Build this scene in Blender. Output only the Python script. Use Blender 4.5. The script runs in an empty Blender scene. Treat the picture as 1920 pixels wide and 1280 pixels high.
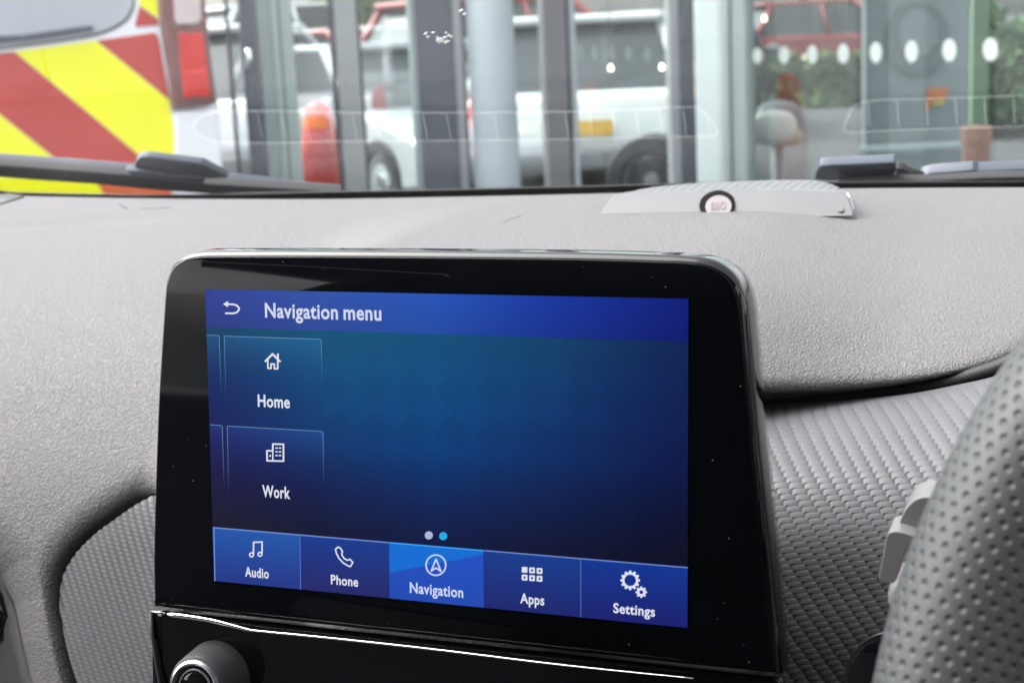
import bpy, bmesh, math, random
import numpy as np
from mathutils import Vector, Matrix
random.seed(7)
SC = bpy.context.scene
COL = SC.collection
# ---------------------------------------------------------------- camera, sky, sun, exposure
CZ = 1.35                                   # eye height above the tarmac (m)
FPX = 2850.0                                # focal length in photo pixels (1920 wide)
RM = np.array([[0.93334943, 0.02941132, -0.35776223],
               [0.35600669, -0.2036174, 0.91203026],
               [-0.0460226, -0.97860867, -0.20051682]])
EXPO = 2.15
cam_d = bpy.data.cameras.new('camera')
cam = bpy.data.objects.new('camera', cam_d); COL.objects.link(cam)
mw = Matrix.Identity(4)
for r in range(3):
    mw[r][0] = RM[r, 0]; mw[r][1] = -RM[r, 1]; mw[r][2] = -RM[r, 2]
mw[2][3] = CZ
cam.matrix_world = mw
cam_d.sensor_width = 36.0; cam_d.lens = 36.0 * FPX / 1920.0
cam_d.clip_start = 0.02; cam_d.clip_end = 600
cam_d.dof.use_dof = True; cam_d.dof.focus_distance = 0.56; cam_d.dof.aperture_fstop = 21
SC.camera = cam
SUN_EL, SUN_AZ = math.radians(52), math.radians(-100)       # azimuth from +Y, clockwise positive
w = bpy.data.worlds.new('World'); SC.world = w; w.use_nodes = True
nt = w.node_tree; bg = nt.nodes['Background']
sky = nt.nodes.new('ShaderNodeTexSky'); sky.sky_type = 'NISHITA'; sky.sun_disc = False
sky.sun_elevation = SUN_EL; sky.sun_rotation = SUN_AZ
sky.air_density = 1.0; sky.dust_density = 4.0; sky.ozone_density = 1.0
hs = nt.nodes.new('ShaderNodeHueSaturation'); hs.inputs['Saturation'].default_value = 0.12
nt.links.new(sky.outputs[0], hs.inputs['Color']); nt.links.new(hs.outputs[0], bg.inputs['Color'])
bg.inputs['Strength'].default_value = 0.15
sd = bpy.data.lights.new('sun', 'SUN'); sd.energy = 0.8; sd.angle = math.radians(60); sd.color = (1, 0.985, 0.965)
sun = bpy.data.objects.new('sun', sd); COL.objects.link(sun)
sdir = Vector((math.sin(SUN_AZ) * math.cos(SUN_EL), math.cos(SUN_AZ) * math.cos(SUN_EL), math.sin(SUN_EL)))
sun.rotation_euler = sdir.to_track_quat('Z', 'Y').to_euler(); sun.location = (0, 0, 30)
SC.view_settings.view_transform = 'Standard'; SC.view_settings.look = 'None'
SC.view_settings.exposure = EXPO; SC.view_settings.gamma = 1; SC.view_settings.use_curve_mapping = False
SC.render.engine = 'CYCLES'
SC.cycles.max_bounces = 10; SC.cycles.transparent_max_bounces = 16; SC.cycles.use_denoising = True
SC.cycles.caustics_reflective = False; SC.cycles.caustics_refractive = False

# ---------------------------------------------------------------- helpers: rays and planes
CAM = np.array([0, 0, CZ])
def ray(px, py):
    return RM @ np.array([(px - 960) / FPX, (py - 640) / FPX, 1.0])
def P(px, py, Y):                           # point on the ray at forward distance Y
    d = ray(px, py); return CAM + d * (Y / d[1])
def at(px, py, dep):                        # point on the ray at optical depth
    return CAM + ray(px, py) * dep
def plane(p0, n):
    p0 = np.array(p0, float); n = np.array(n, float); n = n / np.linalg.norm(n)
    def f(px, py, off=0.0):
        d = ray(px, py); t = ((p0 + n * off - CAM) @ n) / (d @ n); return CAM + d * t
    f.n = n; f.p0 = p0
    return f
def proj(p):
    c = (np.asarray(p) - CAM) @ RM
    return np.stack([960 + FPX * c[..., 0] / c[..., 2], 640 + FPX * c[..., 1] / c[..., 2]], -1)
def hor(px): return 101.18 - 0.04703 * px
def lin(c):
    c = np.array(c, float) / 255.0
    return np.where(c <= 0.04045, c / 12.92, ((c + 0.055) / 1.055) ** 2.4)

# ---------------------------------------------------------------- helpers: materials
def N(nt, t, **kw):
    n = nt.nodes.new(t)
    for k, v in kw.items():
        if k.startswith('i_'): n.inputs[int(k[2:]) if k[2:].isdigit() else k[2:]].default_value = v
        else: setattr(n, k, v)
    return n
def base(name):
    m = bpy.data.materials.new(name); m.use_nodes = True
    return m, m.node_tree, m.node_tree.nodes['Principled BSDF']
def mat(name, col, rough=0.5, metal=0.0, spec=0.5, var=0.0, vscale=8.0, bump=0.0, bscale=200.0, coat=0.0):
    m, t, b = base(name)
    b.inputs['Base Color'].default_value = (*col, 1); b.inputs['Roughness'].default_value = rough
    b.inputs['Metallic'].default_value = metal; b.inputs['Specular IOR Level'].default_value = spec
    b.inputs['Coat Weight'].default_value = coat; b.inputs['Coat Roughness'].default_value = 0.05
    tc = N(t, 'ShaderNodeTexCoord')
    if var:
        nz = N(t, 'ShaderNodeTexNoise'); nz.inputs['Scale'].default_value = vscale; nz.inputs['Detail'].default_value = 5
        t.links.new(tc.outputs['Object'], nz.inputs['Vector'])
        mp = N(t, 'ShaderNodeMapRange'); mp.inputs[1].default_value = 0.25; mp.inputs[2].default_value = 0.75
        mp.inputs[3].default_value = 1 - var; mp.inputs[4].default_value = 1 + var
        t.links.new(nz.outputs['Fac'], mp.inputs[0])
        mx = N(t, 'ShaderNodeVectorMath', operation='SCALE'); mx.inputs[0].default_value = col
        t.links.new(mp.outputs[0], mx.inputs['Scale']); t.links.new(mx.outputs[0], b.inputs['Base Color'])
        mr = N(t, 'ShaderNodeMapRange'); mr.inputs[3].default_value = max(0.02, rough - var * .25); mr.inputs[4].default_value = rough + var * .25
        t.links.new(nz.outputs['Fac'], mr.inputs[0]); t.links.new(mr.outputs[0], b.inputs['Roughness'])
    if bump:
        nb = N(t, 'ShaderNodeTexNoise'); nb.inputs['Scale'].default_value = bscale; nb.inputs['Detail'].default_value = 3
        t.links.new(tc.outputs['Object'], nb.inputs['Vector'])
        bp = N(t, 'ShaderNodeBump'); bp.inputs['Strength'].default_value = bump; bp.inputs['Distance'].default_value = 0.3 / bscale
        t.links.new(nb.outputs['Fac'], bp.inputs['Height']); t.links.new(bp.outputs[0], b.inputs['Normal'])
    return m
def grain_mat(name, col, rough=0.5, scale=520.0, strength=0.7):      # moulded leather grain: worm-like ridges
    m, t, b = base(name)
    b.inputs['Roughness'].default_value = rough; b.inputs['Specular IOR Level'].default_value = 0.5
    tc = N(t, 'ShaderNodeTexCoord')
    nw = N(t, 'ShaderNodeTexNoise'); nw.inputs['Scale'].default_value = scale * .5; nw.inputs['Detail'].default_value = 1
    n1 = N(t, 'ShaderNodeTexNoise'); n1.inputs['Scale'].default_value = scale; n1.inputs['Detail'].default_value = 1.0; n1.inputs['Distortion'].default_value = 1.2
    t.links.new(tc.outputs['Object'], n1.inputs['Vector']); t.links.new(tc.outputs['Object'], nw.inputs['Vector'])
    s = N(t, 'ShaderNodeMath', operation='MULTIPLY'); s.inputs[1].default_value = 12.0
    t.links.new(n1.outputs['Fac'], s.inputs[0])
    sn = N(t, 'ShaderNodeMath', operation='SINE'); t.links.new(s.outputs[0], sn.inputs[0])
    bp = N(t, 'ShaderNodeBump'); bp.inputs['Strength'].default_value = strength; bp.inputs['Distance'].default_value = 0.00025
    t.links.new(sn.outputs[0], bp.inputs['Height']); t.links.new(bp.outputs[0], b.inputs['Normal'])
    nv = N(t, 'ShaderNodeTexNoise'); nv.inputs['Scale'].default_value = 14; nv.inputs['Detail'].default_value = 6
    t.links.new(tc.outputs['Object'], nv.inputs['Vector'])
    mp = N(t, 'ShaderNodeMapRange'); mp.inputs[3].default_value = .93; mp.inputs[4].default_value = 1.07
    t.links.new(nv.outputs['Fac'], mp.inputs[0])
    mx = N(t, 'ShaderNodeVectorMath', operation='SCALE'); mx.inputs[0].default_value = col
    t.links.new(mp.outputs[0], mx.inputs['Scale']); t.links.new(mx.outputs[0], b.inputs['Base Color'])
    return m
def glass_mat(name, tint=(.93, .97, .95), ior=1.5, gain=1.0, blotch=0.0):   # thin pane: clear with Fresnel reflection
    m = bpy.data.materials.new(name); m.use_nodes = True; t = m.node_tree
    t.nodes.remove(t.nodes['Principled BSDF']); out = t.nodes['Material Output']
    tr = N(t, 'ShaderNodeBsdfTransparent'); tr.inputs[0].default_value = (*tint, 1)
    gl = N(t, 'ShaderNodeBsdfGlossy'); gl.inputs['Roughness'].default_value = 0.0; gl.inputs['Color'].default_value = (1, 1, 1, 1)
    fr = N(t, 'ShaderNodeFresnel'); fr.inputs['IOR'].default_value = ior
    ge = N(t, 'ShaderNodeNewGeometry')                     # same Fresnel from either side of a thin pane
    mu = N(t, 'ShaderNodeMath', operation='MULTIPLY'); mu.inputs[1].default_value = gain; mu.use_clamp = True
    ms = N(t, 'ShaderNodeMixShader')
    lw = N(t, 'ShaderNodeLayerWeight'); lw.inputs['Blend'].default_value = 0.5
    # Schlick from facing
    pw = N(t, 'ShaderNodeMath', operation='POWER'); pw.inputs[1].default_value = 5.0
    t.links.new(lw.outputs['Facing'], pw.inputs[0])
    ma = N(t, 'ShaderNodeMath', operation='MULTIPLY_ADD'); ma.inputs[1].default_value = 0.92; ma.inputs[2].default_value = 0.08
    t.links.new(pw.outputs[0], ma.inputs[0]); t.links.new(ma.outputs[0], mu.inputs[0])
    t.links.new(mu.outputs[0], ms.inputs[0]); t.links.new(tr.outputs[0], ms.inputs[1]); t.links.new(gl.outputs[0], ms.inputs[2])
    t.links.new(ms.outputs[0], out.inputs['Surface'])
    t.nodes.remove(fr); t.nodes.remove(ge)
    return m
def emit_mat(name):                           # lit screen pixels (colour per vertex) under glossy glass
    m, t, b = base(name)
    b.inputs['Base Color'].default_value = (0.003, 0.003, 0.004, 1); b.inputs['Roughness'].default_value = 0.04
    a = N(t, 'ShaderNodeAttribute'); a.attribute_name = 'Col'
    t.links.new(a.outputs['Color'], b.inputs['Emission Color']); b.inputs['Emission Strength'].default_value = .88 * 2.0 ** -EXPO
    return m

# ---------------------------------------------------------------- helpers: objects
def tag(o, label=None, cat=None, group=None, kind=None):
    if label: o['label'] = label
    if cat: o['category'] = cat
    if group: o['group'] = group
    if kind: o['kind'] = kind
    return o
def empty(name, loc=(0, 0, 0), label=None, cat=None, group=None):
    o = bpy.data.objects.new(name, None); COL.objects.link(o); o.location = tuple(loc); o.empty_display_size = 0.1
    return tag(o, label, cat, group)
def link(name, me, m=None, parent=None, smooth=False):
    o = bpy.data.objects.new(name, me); COL.objects.link(o)
    if m is not None: me.materials.append(m)
    if smooth:
        me.polygons.foreach_set('use_smooth', [True] * len(me.polygons)); me.update()
    if parent is not None:
        o.parent = parent
        off = Vector(parent.location); g = parent.parent
        while g is not None: off = off + Vector(g.location); g = g.parent
        o.location = -off                     # every mesh is built in world coordinates
    return o
def mesh(name, V, F, m=None, parent=None, smooth=False, bevel=0, seg=2, subd=0, solid=0, flip=False):
    me = bpy.data.meshes.new(name)
    me.from_pydata([tuple(map(float, v)) for v in V], [], [tuple(f) for f in F]); me.update()
    bm = bmesh.new(); bm.from_mesh(me); bmesh.ops.recalc_face_normals(bm, faces=bm.faces)
    if flip: bmesh.ops.reverse_faces(bm, faces=bm.faces)
    bm.to_mesh(me); bm.free()
    o = link(name, me, m, parent, smooth)
    if solid:
        md = o.modifiers.new('solid', 'SOLIDIFY'); md.thickness = solid; md.offset = -1
    if bevel:
        md = o.modifiers.new('bevel', 'BEVEL'); md.width = bevel; md.segments = seg; md.limit_method = 'ANGLE'
        md.angle_limit = math.radians(35); md.harden_normals = False
        for p in me.polygons: p.use_smooth = True
        o.modifiers.new('wn', 'WEIGHTED_NORMAL')
    if subd:
        md = o.modifiers.new('sub', 'SUBSURF'); md.levels = subd; md.render_levels = subd
    return o
def grid(name, A, m=None, parent=None, solid=0, uv=None, ref=None):    # A: (rows, cols, 3); faces turned to the camera side or away from ref
    R, Cc, _ = A.shape
    gn = np.cross(A[:-1, 1:] - A[:-1, :-1], A[1:, :-1] - A[:-1, :-1]); gc = A[:-1, :-1]
    sgn = (gn * ((CAM - gc) if ref is None else (gc - ref[:-1, :-1]))).sum()
    if sgn < 0:
        A = A[:, ::-1]; uv = None if uv is None else uv[:, ::-1]
    me = bpy.data.meshes.new(name)
    idx = np.arange(R * Cc).reshape(R, Cc)
    q = np.stack([idx[:-1, :-1], idx[:-1, 1:], idx[1:, 1:], idx[1:, :-1]], -1).reshape(-1, 4)
    me.vertices.add(R * Cc); me.vertices.foreach_set('co', A.reshape(-1).astype(np.float32))
    nf = len(q)
    me.loops.add(nf * 4); me.loops.foreach_set('vertex_index', q.reshape(-1).astype(np.int32))
    me.polygons.add(nf); me.polygons.foreach_set('loop_start', (np.arange(nf) * 4).astype(np.int32))
    me.update(calc_edges=True); me.validate()
    o = link(name, me, m, parent, True)
    if uv is not None:
        l = me.uv_layers.new(name='UVMap'); l.data.foreach_set('uv', uv.reshape(-1, 2)[q.reshape(-1)].reshape(-1).astype(np.float32))
    if solid:
        md = o.modifiers.new('solid', 'SOLIDIFY'); md.thickness = solid; md.offset = -1
    return o
def prism(name, pts, vec, m=None, parent=None, bevel=0, seg=2):
    pts = [np.array(p, float) for p in pts]; vec = np.array(vec, float); n = len(pts)
    V = pts + [p + vec for p in pts]
    F = [list(range(n)), list(range(2 * n - 1, n - 1, -1))] + [[i, (i + 1) % n, n + (i + 1) % n, n + i] for i in range(n)]
    return mesh(name, V, F, m, parent, bevel=bevel, seg=seg)
def box(name, c, ax, ay, az, m=None, parent=None, bevel=0, seg=2):   # corner + three edge vectors
    c, ax, ay, az = [np.array(v, float) for v in (c, ax, ay, az)]
    return prism(name, [c, c + ax, c + ax + ay, c + ay], az, m, parent, bevel, seg)
def cbox(name, cen, size, m=None, parent=None, bevel=0, rot=0):
    s = np.array(size) / 2.0; ca, sa = math.cos(rot), math.sin(rot)
    ax = np.array([ca, sa, 0]) * size[0]; ay = np.array([-sa, ca, 0]) * size[1]; az = np.array([0, 0, size[2]])
    return box(name, np.array(cen) - (ax + ay + az) / 2, ax, ay, az, m, parent, bevel)
def tube(name, pts, r, m=None, parent=None, n=10, closed=False):
    pts = [Vector(p) for p in pts]; V = []; F = []; L = len(pts)
    rr = r if hasattr(r, '__len__') else [r] * L
    for i, p in enumerate(pts):
        a = pts[i - 1] if (i > 0 or closed) else p; b = pts[(i + 1) % L] if (i < L - 1 or closed) else p
        t = (b - a).normalized(); u = t.cross(Vector((0.03, 0.05, 1))).normalized(); v = t.cross(u)
        for k in range(n):
            th = 2 * math.pi * k / n; V.append(p + (u * math.cos(th) + v * math.sin(th)) * rr[i])
    for i in range(L if closed else L - 1):
        for k in range(n):
            j = (i + 1) % L; F.append([i * n + k, i * n + (k + 1) % n, j * n + (k + 1) % n, j * n + k])
    if not closed:
        F.append(list(range(n - 1, -1, -1))); F.append([(L - 1) * n + k for k in range(n)])
    return mesh(name, V, F, m, parent, smooth=True)
def lathe(name, cen, axis, prof, m=None, parent=None, n=40, squash=1.0):   # prof: (radius, height along axis)
    cen = Vector(cen); ax = Vector(axis).normalized()
    u = ax.cross(Vector((0, 0, 1)))
    if u.length < 1e-3: u = Vector((1, 0, 0))
    u.normalize(); v = ax.cross(u); V = []; F = []
    for (r, h) in prof:
        for k in range(n):
            th = 2 * math.pi * k / n; V.append(cen + ax * h + (u * math.cos(th) + v * math.sin(th) * squash) * max(r, 1e-5))
    for i in range(len(prof) - 1):
        for k in range(n): F.append([i * n + k, i * n + (k + 1) % n, (i + 1) * n + (k + 1) % n, (i + 1) * n + k])
    F.append(list(range(n))); F.append([(len(prof) - 1) * n + k for k in range(n)])
    o = mesh(name, V, F, m, parent, smooth=True)
    md = o.modifiers.new('es', 'EDGE_SPLIT'); md.split_angle = math.radians(40)
    return o
def interp(x, xs, ys): return np.interp(x, xs, ys)
def smooth1(x, xs, ys):                        # monotone cubic-ish interpolation
    xs = np.array(xs, float); ys = np.array(ys, float); x = np.clip(np.asarray(x, float), xs[0], xs[-1])
    d = np.diff(ys) / np.diff(xs); mm = np.concatenate([[d[0]], (d[1:] + d[:-1]) / 2, [d[-1]]])
    for i in range(len(d)):
        if d[i] == 0: mm[i] = mm[i + 1] = 0
    i = np.clip(np.searchsorted(xs, x, side='right') - 1, 0, len(xs) - 2)
    h = xs[i + 1] - xs[i]; s = (x - xs[i]) / h
    return ((1 + 2 * s) * (1 - s) ** 2 * ys[i] + s * (1 - s) ** 2 * h * mm[i] + s * s * (3 - 2 * s) * ys[i + 1] + s * s * (s - 1) * h * mm[i + 1])
def poly_sd(q, poly):                          # signed pixel distance, negative inside
    poly = np.array(poly, float); n = len(poly); d = np.full(q.shape[:-1], 1e9); ins = np.zeros(q.shape[:-1], bool)
    for i in range(n):
        a, b = poly[i], poly[(i + 1) % n]; ab = b - a
        tt = np.clip(((q - a) @ ab) / (ab @ ab), 0, 1)
        d = np.minimum(d, np.linalg.norm(q - (a + tt[..., None] * ab), axis=-1))
        c = ((a[1] > q[..., 1]) != (b[1] > q[..., 1]))
        xi = (b[0] - a[0]) * (q[..., 1] - a[1]) / (b[1] - a[1] + 1e-12) + a[0]
        ins ^= c & (q[..., 0] < xi)
    return np.where(ins, -d, d)
def smooth_px(pts, n=12, closed=False):        # Catmull-Rom through pixel points
    p = [np.array(a, float) for a in pts]; out = []; L = len(p)
    for i in range(L if closed else L - 1):
        p0 = p[i - 1] if (i > 0 or closed) else p[i]; p1 = p[i]; p2 = p[(i + 1) % L]
        p3 = p[(i + 2) % L] if (i + 2 < L or closed) else p2
        for k in range(n):
            t = k / n
            out.append(.5 * ((2 * p1) + (p2 - p0) * t + (2 * p0 - 5 * p1 + 4 * p2 - p3) * t * t + (3 * p1 - p0 - 3 * p2 + p3) * t ** 3))
    if not closed: out.append(p[-1])
    return out

# ---------------------------------------------------------------- materials
M = {}
M['dash'] = grain_mat('dash_soft_grain', (.130, .122, .126), rough=.57, scale=640, strength=.85)
M['dash_s'] = mat('dash_smooth_plastic', (.16, .155, .16), rough=.35, var=.06, vscale=30)
M['weave'] = mat('woven_trim', (.092, .090, .097), rough=.5, spec=.4, var=.10, vscale=25)
M['gloss'] = mat('piano_black', (.003, .003, .004), rough=.03, spec=.5, var=.004, vscale=40)
M['bezel'] = mat('black_screen_glass', (.0025, .003, .004), rough=.045, spec=.17, var=.12, vscale=60)
M['black'] = mat('black_plastic', (.012, .012, .014), rough=.45, bump=.2, bscale=900)
M['soft'] = mat('black_soft_strip', (.010, .009, .012), rough=.6)
M['chrome'] = mat('chrome', (.85, .86, .88), rough=.08, metal=1)
M['satin'] = mat('satin_silver', (.62, .63, .66), rough=.22, metal=1)
M['ringm'] = mat('brushed_ring', (.82, .83, .85), rough=.26, metal=1)
M['knob'] = mat('knob_rubber', (.035, .035, .038), rough=.45, bump=.15, bscale=1500)
M['switch'] = mat('pale_grey_switch', (.145, .138, .142), rough=.4, bump=.1, bscale=1200)
M['spk'] = mat('speaker_shell', (.125, .12, .127), rough=.42, var=.05, vscale=40)
M['pink'] = mat('speaker_badge', (.19, .165, .178), rough=.3)
M['pinkl'] = mat('speaker_badge_lettering', (.175, .125, .142), rough=.3)
M['wiper'] = mat('wiper_grey', (.055, .070, .098), rough=.38, var=.15, vscale=30)
M['rubber'] = mat('rubber', (.018, .018, .022), rough=.55, bump=.2, bscale=600)
M['screenglass'] = glass_mat('windscreen_glass', (.97, .985, .98), gain=.95)
M['frit'] = mat('black_frit', (.006, .006, .007), rough=.5)
M['headliner'] = mat('headliner_cloth', (.30, .28, .255), rough=.95, bump=.3, bscale=500)
M['seat'] = mat('seat_cloth', (.05, .05, .055), rough=.9, bump=.3, bscale=400)
M['cabin'] = mat('cabin_plastic', (.035, .035, .037), rough=.6)
M['img'] = emit_mat('screen_image')
M['asphalt'] = mat('asphalt', (.075, .075, .08), rough=.9, var=.3, vscale=3, bump=.5, bscale=60)
M['pane'] = glass_mat('shop_glass', (.82, .91, .89), gain=2.0)
M['van_w'] = mat('van_white', (.84, .87, .91), rough=.25, coat=.5, var=.04, vscale=3)
M['chev_y'] = mat('fluorescent_yellow', (.92, .93, .003), rough=.4, var=.03, vscale=6)
M['chev_r'] = mat('reflective_red', (.50, .05, .042), rough=.35, var=.10, vscale=5)
M['chev_o'] = mat('reflective_orange', (.65, .14, .05), rough=.35, var=.1, vscale=5)
M['vglass'] = mat('van_rear_glass', (.48, .51, .56), rough=.06, spec=.7, coat=.8)  # pale base colour carries the reflected sky
M['lamp_r'] = mat('red_lens', (.62, .035, .03), rough=.12, coat=.6, var=.12, vscale=20)
M['lamp_d'] = mat('dark_red_lens', (.20, .09, .085), rough=.15, coat=.6, var=.25, vscale=15)
M['lamp_c'] = mat('clear_lens', (.62, .54, .54), rough=.12, coat=.6, var=.1, vscale=20)
M['alu_pale'] = mat('pale_teal_frame', (.29, .345, .345), rough=.4, var=.05, vscale=4)
M['alu_white'] = mat('pale_column_paint', (.40, .45, .485), rough=.4, var=.06, vscale=3)
M['alu_green'] = mat('grey_green_frame', (.40, .47, .45), rough=.4, var=.06, vscale=3)
M['alu_dark'] = mat('slate_frame', (.105, .115, .14), rough=.45, var=.18, vscale=3)
M['alu_brown'] = mat('warm_grey_frame', (.20, .195, .21), rough=.4, var=.15, vscale=3)
M['alu_grey'] = mat('mid_grey_frame', (.36, .38, .39), rough=.4, var=.08, vscale=3)
M['seal'] = mat('dark_glazing_seal', (.06, .065, .075), rough=.6)
M['dot'] = mat('frosted_dot', (.36, .41, .39), rough=.6)
M['brick'] = mat('weathered_brick', (.36, .20, .17), rough=.9, var=.2, vscale=4)
M['red'] = mat('car_red', (.27, .03, .027), rough=.25, coat=.7, var=.06)
M['white'] = mat('car_white', (.62, .64, .64), rough=.25, coat=.7, var=.03)
M['silver'] = mat('car_silver', (.46, .48, .50), rough=.28, metal=.3, coat=.6, var=.05)
M['greycar'] = mat('car_grey', (.16, .165, .18), rough=.3, coat=.6, var=.08)
M['cglass'] = mat('car_window_glass', (.05, .06, .065), rough=.08, spec=.5)
M['plate'] = mat('yellow_plate', (.72, .42, .03), rough=.5, var=.2, vscale=30)
M['leaf'] = mat('hedge_leaf', (.10, .17, .06), rough=.7, var=.4, vscale=6)
M['leaf_l'] = mat('pale_leaf', (.16, .24, .11), rough=.7, var=.4, vscale=3)
M['bark'] = mat('bark', (.12, .09, .07), rough=.9, var=.3)
M['board'] = mat('grey_display_board', (.28, .315, .33), rough=.6, var=.06, vscale=3)
M['ringb'] = mat('matte_black_ring', (.006, .006, .007), rough=.7, spec=.08)
M['ring'] = mat('dark_grey_ring', (.18, .21, .22), rough=.5)
M['terra'] = mat('terracotta', (.50, .24, .19), rough=.8, var=.15)
M['orange'] = mat('orange_print', (.78, .24, .06), rough=.5)
M['yellowp'] = mat('yellow_print', (.75, .62, .15), rough=.5)
M['greencol'] = mat('pale_green_paint', (.24, .34, .22), rough=.6, var=.1)
M['redplastic'] = mat('red_plastic', (.62, .04, .035), rough=.4, var=.12, vscale=4)
M['cream'] = mat('cream_mirror_face', (.60, .60, .56), rough=.3, var=.2, vscale=10)
M['tan'] = mat('tan_edge', (.52, .43, .30), rough=.5)
M['bulb'] = bpy.data.materials.new('lit_bulb'); M['bulb'].use_nodes = True
b_ = M['bulb'].node_tree.nodes['Principled BSDF']; b_.inputs['Emission Color'].default_value = (1, .9, .6, 1); b_.inputs['Emission Strength'].default_value = 2.0

# ================================================================ GROUND
g = mesh('ground', [(-150, -60, 0), (150, -60, 0), (150, 240, 0), (-150, 240, 0)], [(0, 1, 2, 3)], M['asphalt']); tag(g, kind='structure')

# ================================================================ WINDSCREEN
WS0 = P(960, 366, 1.0); TH = math.radians(31)
ws = plane(WS0, (0, -math.sin(TH), -math.cos(TH)))           # normal points into the cabin
wdir = np.array([0, -math.cos(TH), math.sin(TH)])
screen = empty('windscreen', (-.2, 1.0, WS0[2]), 'clear raked windscreen above the grey dashboard with a black dotted lower border', 'windscreen')
lo = WS0 - wdir * .05; hi = WS0 + wdir * .86
mesh('glass', [(-1.05, *lo[1:]), (.62, *lo[1:]), (.52, *hi[1:]), (-.92, *hi[1:])], [(0, 1, 2, 3)], M['screenglass'], screen)
# black border strip along the lower edge, inside face
ft = smooth_px([(-120, 340), (0, 359.5), (60, 363), (200, 366), (320, 367), (480, 364), (640, 360.5), (800, 358), (940, 354.5), (1100, 351), (1250, 347), (1420, 343.5), (1580, 343.5), (1750, 343), (1920, 342), (2100, 341)], 8)
A = np.array([[ws(p[0], p[1] + dy, .0015) for p in ft] for dy in (0, 12, 40)])
frit = grid('black_border', A, M['frit'], screen, solid=.001)
# halftone dots above the border
V = []; F = []
for row, (dy, rad) in enumerate(((-2.6, .00042), (-5.2, .00030), (-7.6, .0002))):
    for k in range(0, 330):
        pxx = -20 + k * 6.1 + (row % 2) * 3
        pyy = float(np.interp(pxx, [p[0] for p in ft], [p[1] for p in ft])) + dy
        c = ws(pxx, pyy, .0016); b0 = len(V)
        for j in range(6):
            a = j * math.pi / 3; V.append(c + np.array([1, 0, 0]) * rad * math.cos(a) + wdir * rad * 1.6 * math.sin(a))
        F.append([b0 + j for j in range(6)])
tag(mesh('border_dots', V, F, M['frit'], screen), kind='stuff')
# bird lime specks stuck on the outside of the glass
random.seed(3); M['lime'] = mat('bird_lime', (.8, .8, .78), rough=.8)
for (cx, cy, r) in ((798, 64, 3), (802, 69, 2.6), (812, 61, 2.2), (823, 74, 4.2), (828, 78, 5), (833, 73, 3.2), (838, 80, 4), (842, 66, 3), (846, 70, 2), (836, 63, 2.2), (820, 70, 2), (1145, 128, 1.2), (865, 20, 4), (870, 28, 3)):
    V = []
    for j in range(9):
        a = j * 2 * math.pi / 9; rr = r * random.uniform(.45, 1.15)
        V.append(ws(cx + rr * 1.2 * math.cos(a + .5), cy + rr * .8 * math.sin(a), -.0012))
    mesh('bird_lime_speck', V, [list(range(9))], M['lime'], screen, solid=.0005)

# ================================================================ DASHBOARD
dash = empty('dashboard', (-.2, .8, CZ - .2), 'grey grained car dashboard with woven trim inlays around the touchscreen', 'dashboard')
xs = np.concatenate([np.linspace(-1.05, -.62, 60), np.linspace(-.615, .12, 620), np.linspace(.13, .5, 40)])
crest_px = [-300, 0, 45, 300, 480, 640, 800, 1000, 1160, 1300, 1590, 1920, 2300]
crest_py = [367, 366, 367.5, 372.5, 373.5, 373, 370, 366, 362, 358, 353.5, 351.5, 351]
YC = .90
zc = []; xr = []
for a, b in zip(crest_px, crest_py):
    p = P(a, b, YC); xr.append(p[0]); zc.append(p[2])
zcrest = smooth1(xs, xr, zc)
tt = np.concatenate([np.linspace(0, .55, 190), np.linspace(.553, 1, 260)])
# profile (Y, dz from the crest) for left, middle, right; parameter is tt
def prof(Ys, Zs):
    k = np.linspace(0, 1, len(Ys)); return smooth1(tt, k, Ys), smooth1(tt, k, Zs)
LY, LZ = prof([.90, .84, .78, .72, .67, .635, .61, .59, .575, .565, .56], [0, -.003, -.009, -.020, -.036, -.055, -.078, -.105, -.14, -.18, -.24])
MY, MZ = prof([.90, .84, .78, .72, .66, .60, .56, .53, .51, .50, .50], [0, .002, .003, .002, -.001, -.006, -.016, -.035, -.07, -.13, -.20])
RY, RZ = prof([.90, .84, .78, .72, .67, .63, .60, .575, .555, .545, .54], [0, -.001, -.004, -.009, -.015, -.022, -.030, -.042, -.07, -.12, -.18])
wl = np.clip((-.33 - xs) / .10, 0, 1); wl = wl * wl * (3 - 2 * wl)
wr = np.clip((xs + .17) / .10, 0, 1); wr = wr * wr * (3 - 2 * wr)
wm = 1 - wl - wr
DY = wl[None] * LY[:, None] + wm[None] * MY[:, None] + wr[None] * RY[:, None]
DZ = wl[None] * LZ[:, None] + wm[None] * MZ[:, None] + wr[None] * RZ[:, None] + zcrest[None]
A = np.stack([np.broadcast_to(xs[None], DY.shape), DY, DZ], -1).copy()
inlayL = smooth_px([(300, 925), (262, 943), (222, 970), (182, 999), (145, 1036), (122, 1075), (114, 1112), (115, 1150), (124, 1195), (140, 1260), (165, 1340)], 8)
regL = [tuple(p) for p in inlayL] + [(600, 1700), (600, 925)]
lipR = smooth_px([(1380, 738), (1440, 735), (1530, 733), (1620, 727), (1710, 716), (1790, 701), (1860, 681), (1905, 662), (1990, 620), (2100, 560)], 8)
regR = [tuple(p) for p in lipR] + [(2600, 1700), (1000, 1700), (1000, 738)]
recL = [(-400, 930), (-60, 1000), (5, 1075), (30, 1130), (45, 1200), (70, 1300), (120, 1700), (-400, 1700)]
q = proj(A)
def roll(sd, wpx, amp, deep):
    k = np.clip(1 - sd / wpx, 0, 1); o = amp * (1 - np.sqrt(np.clip(1 - k * k, 0, 1)))
    return np.where(sd < 0, amp + np.clip(-sd / 25, 0, 1) * deep, o)
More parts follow.
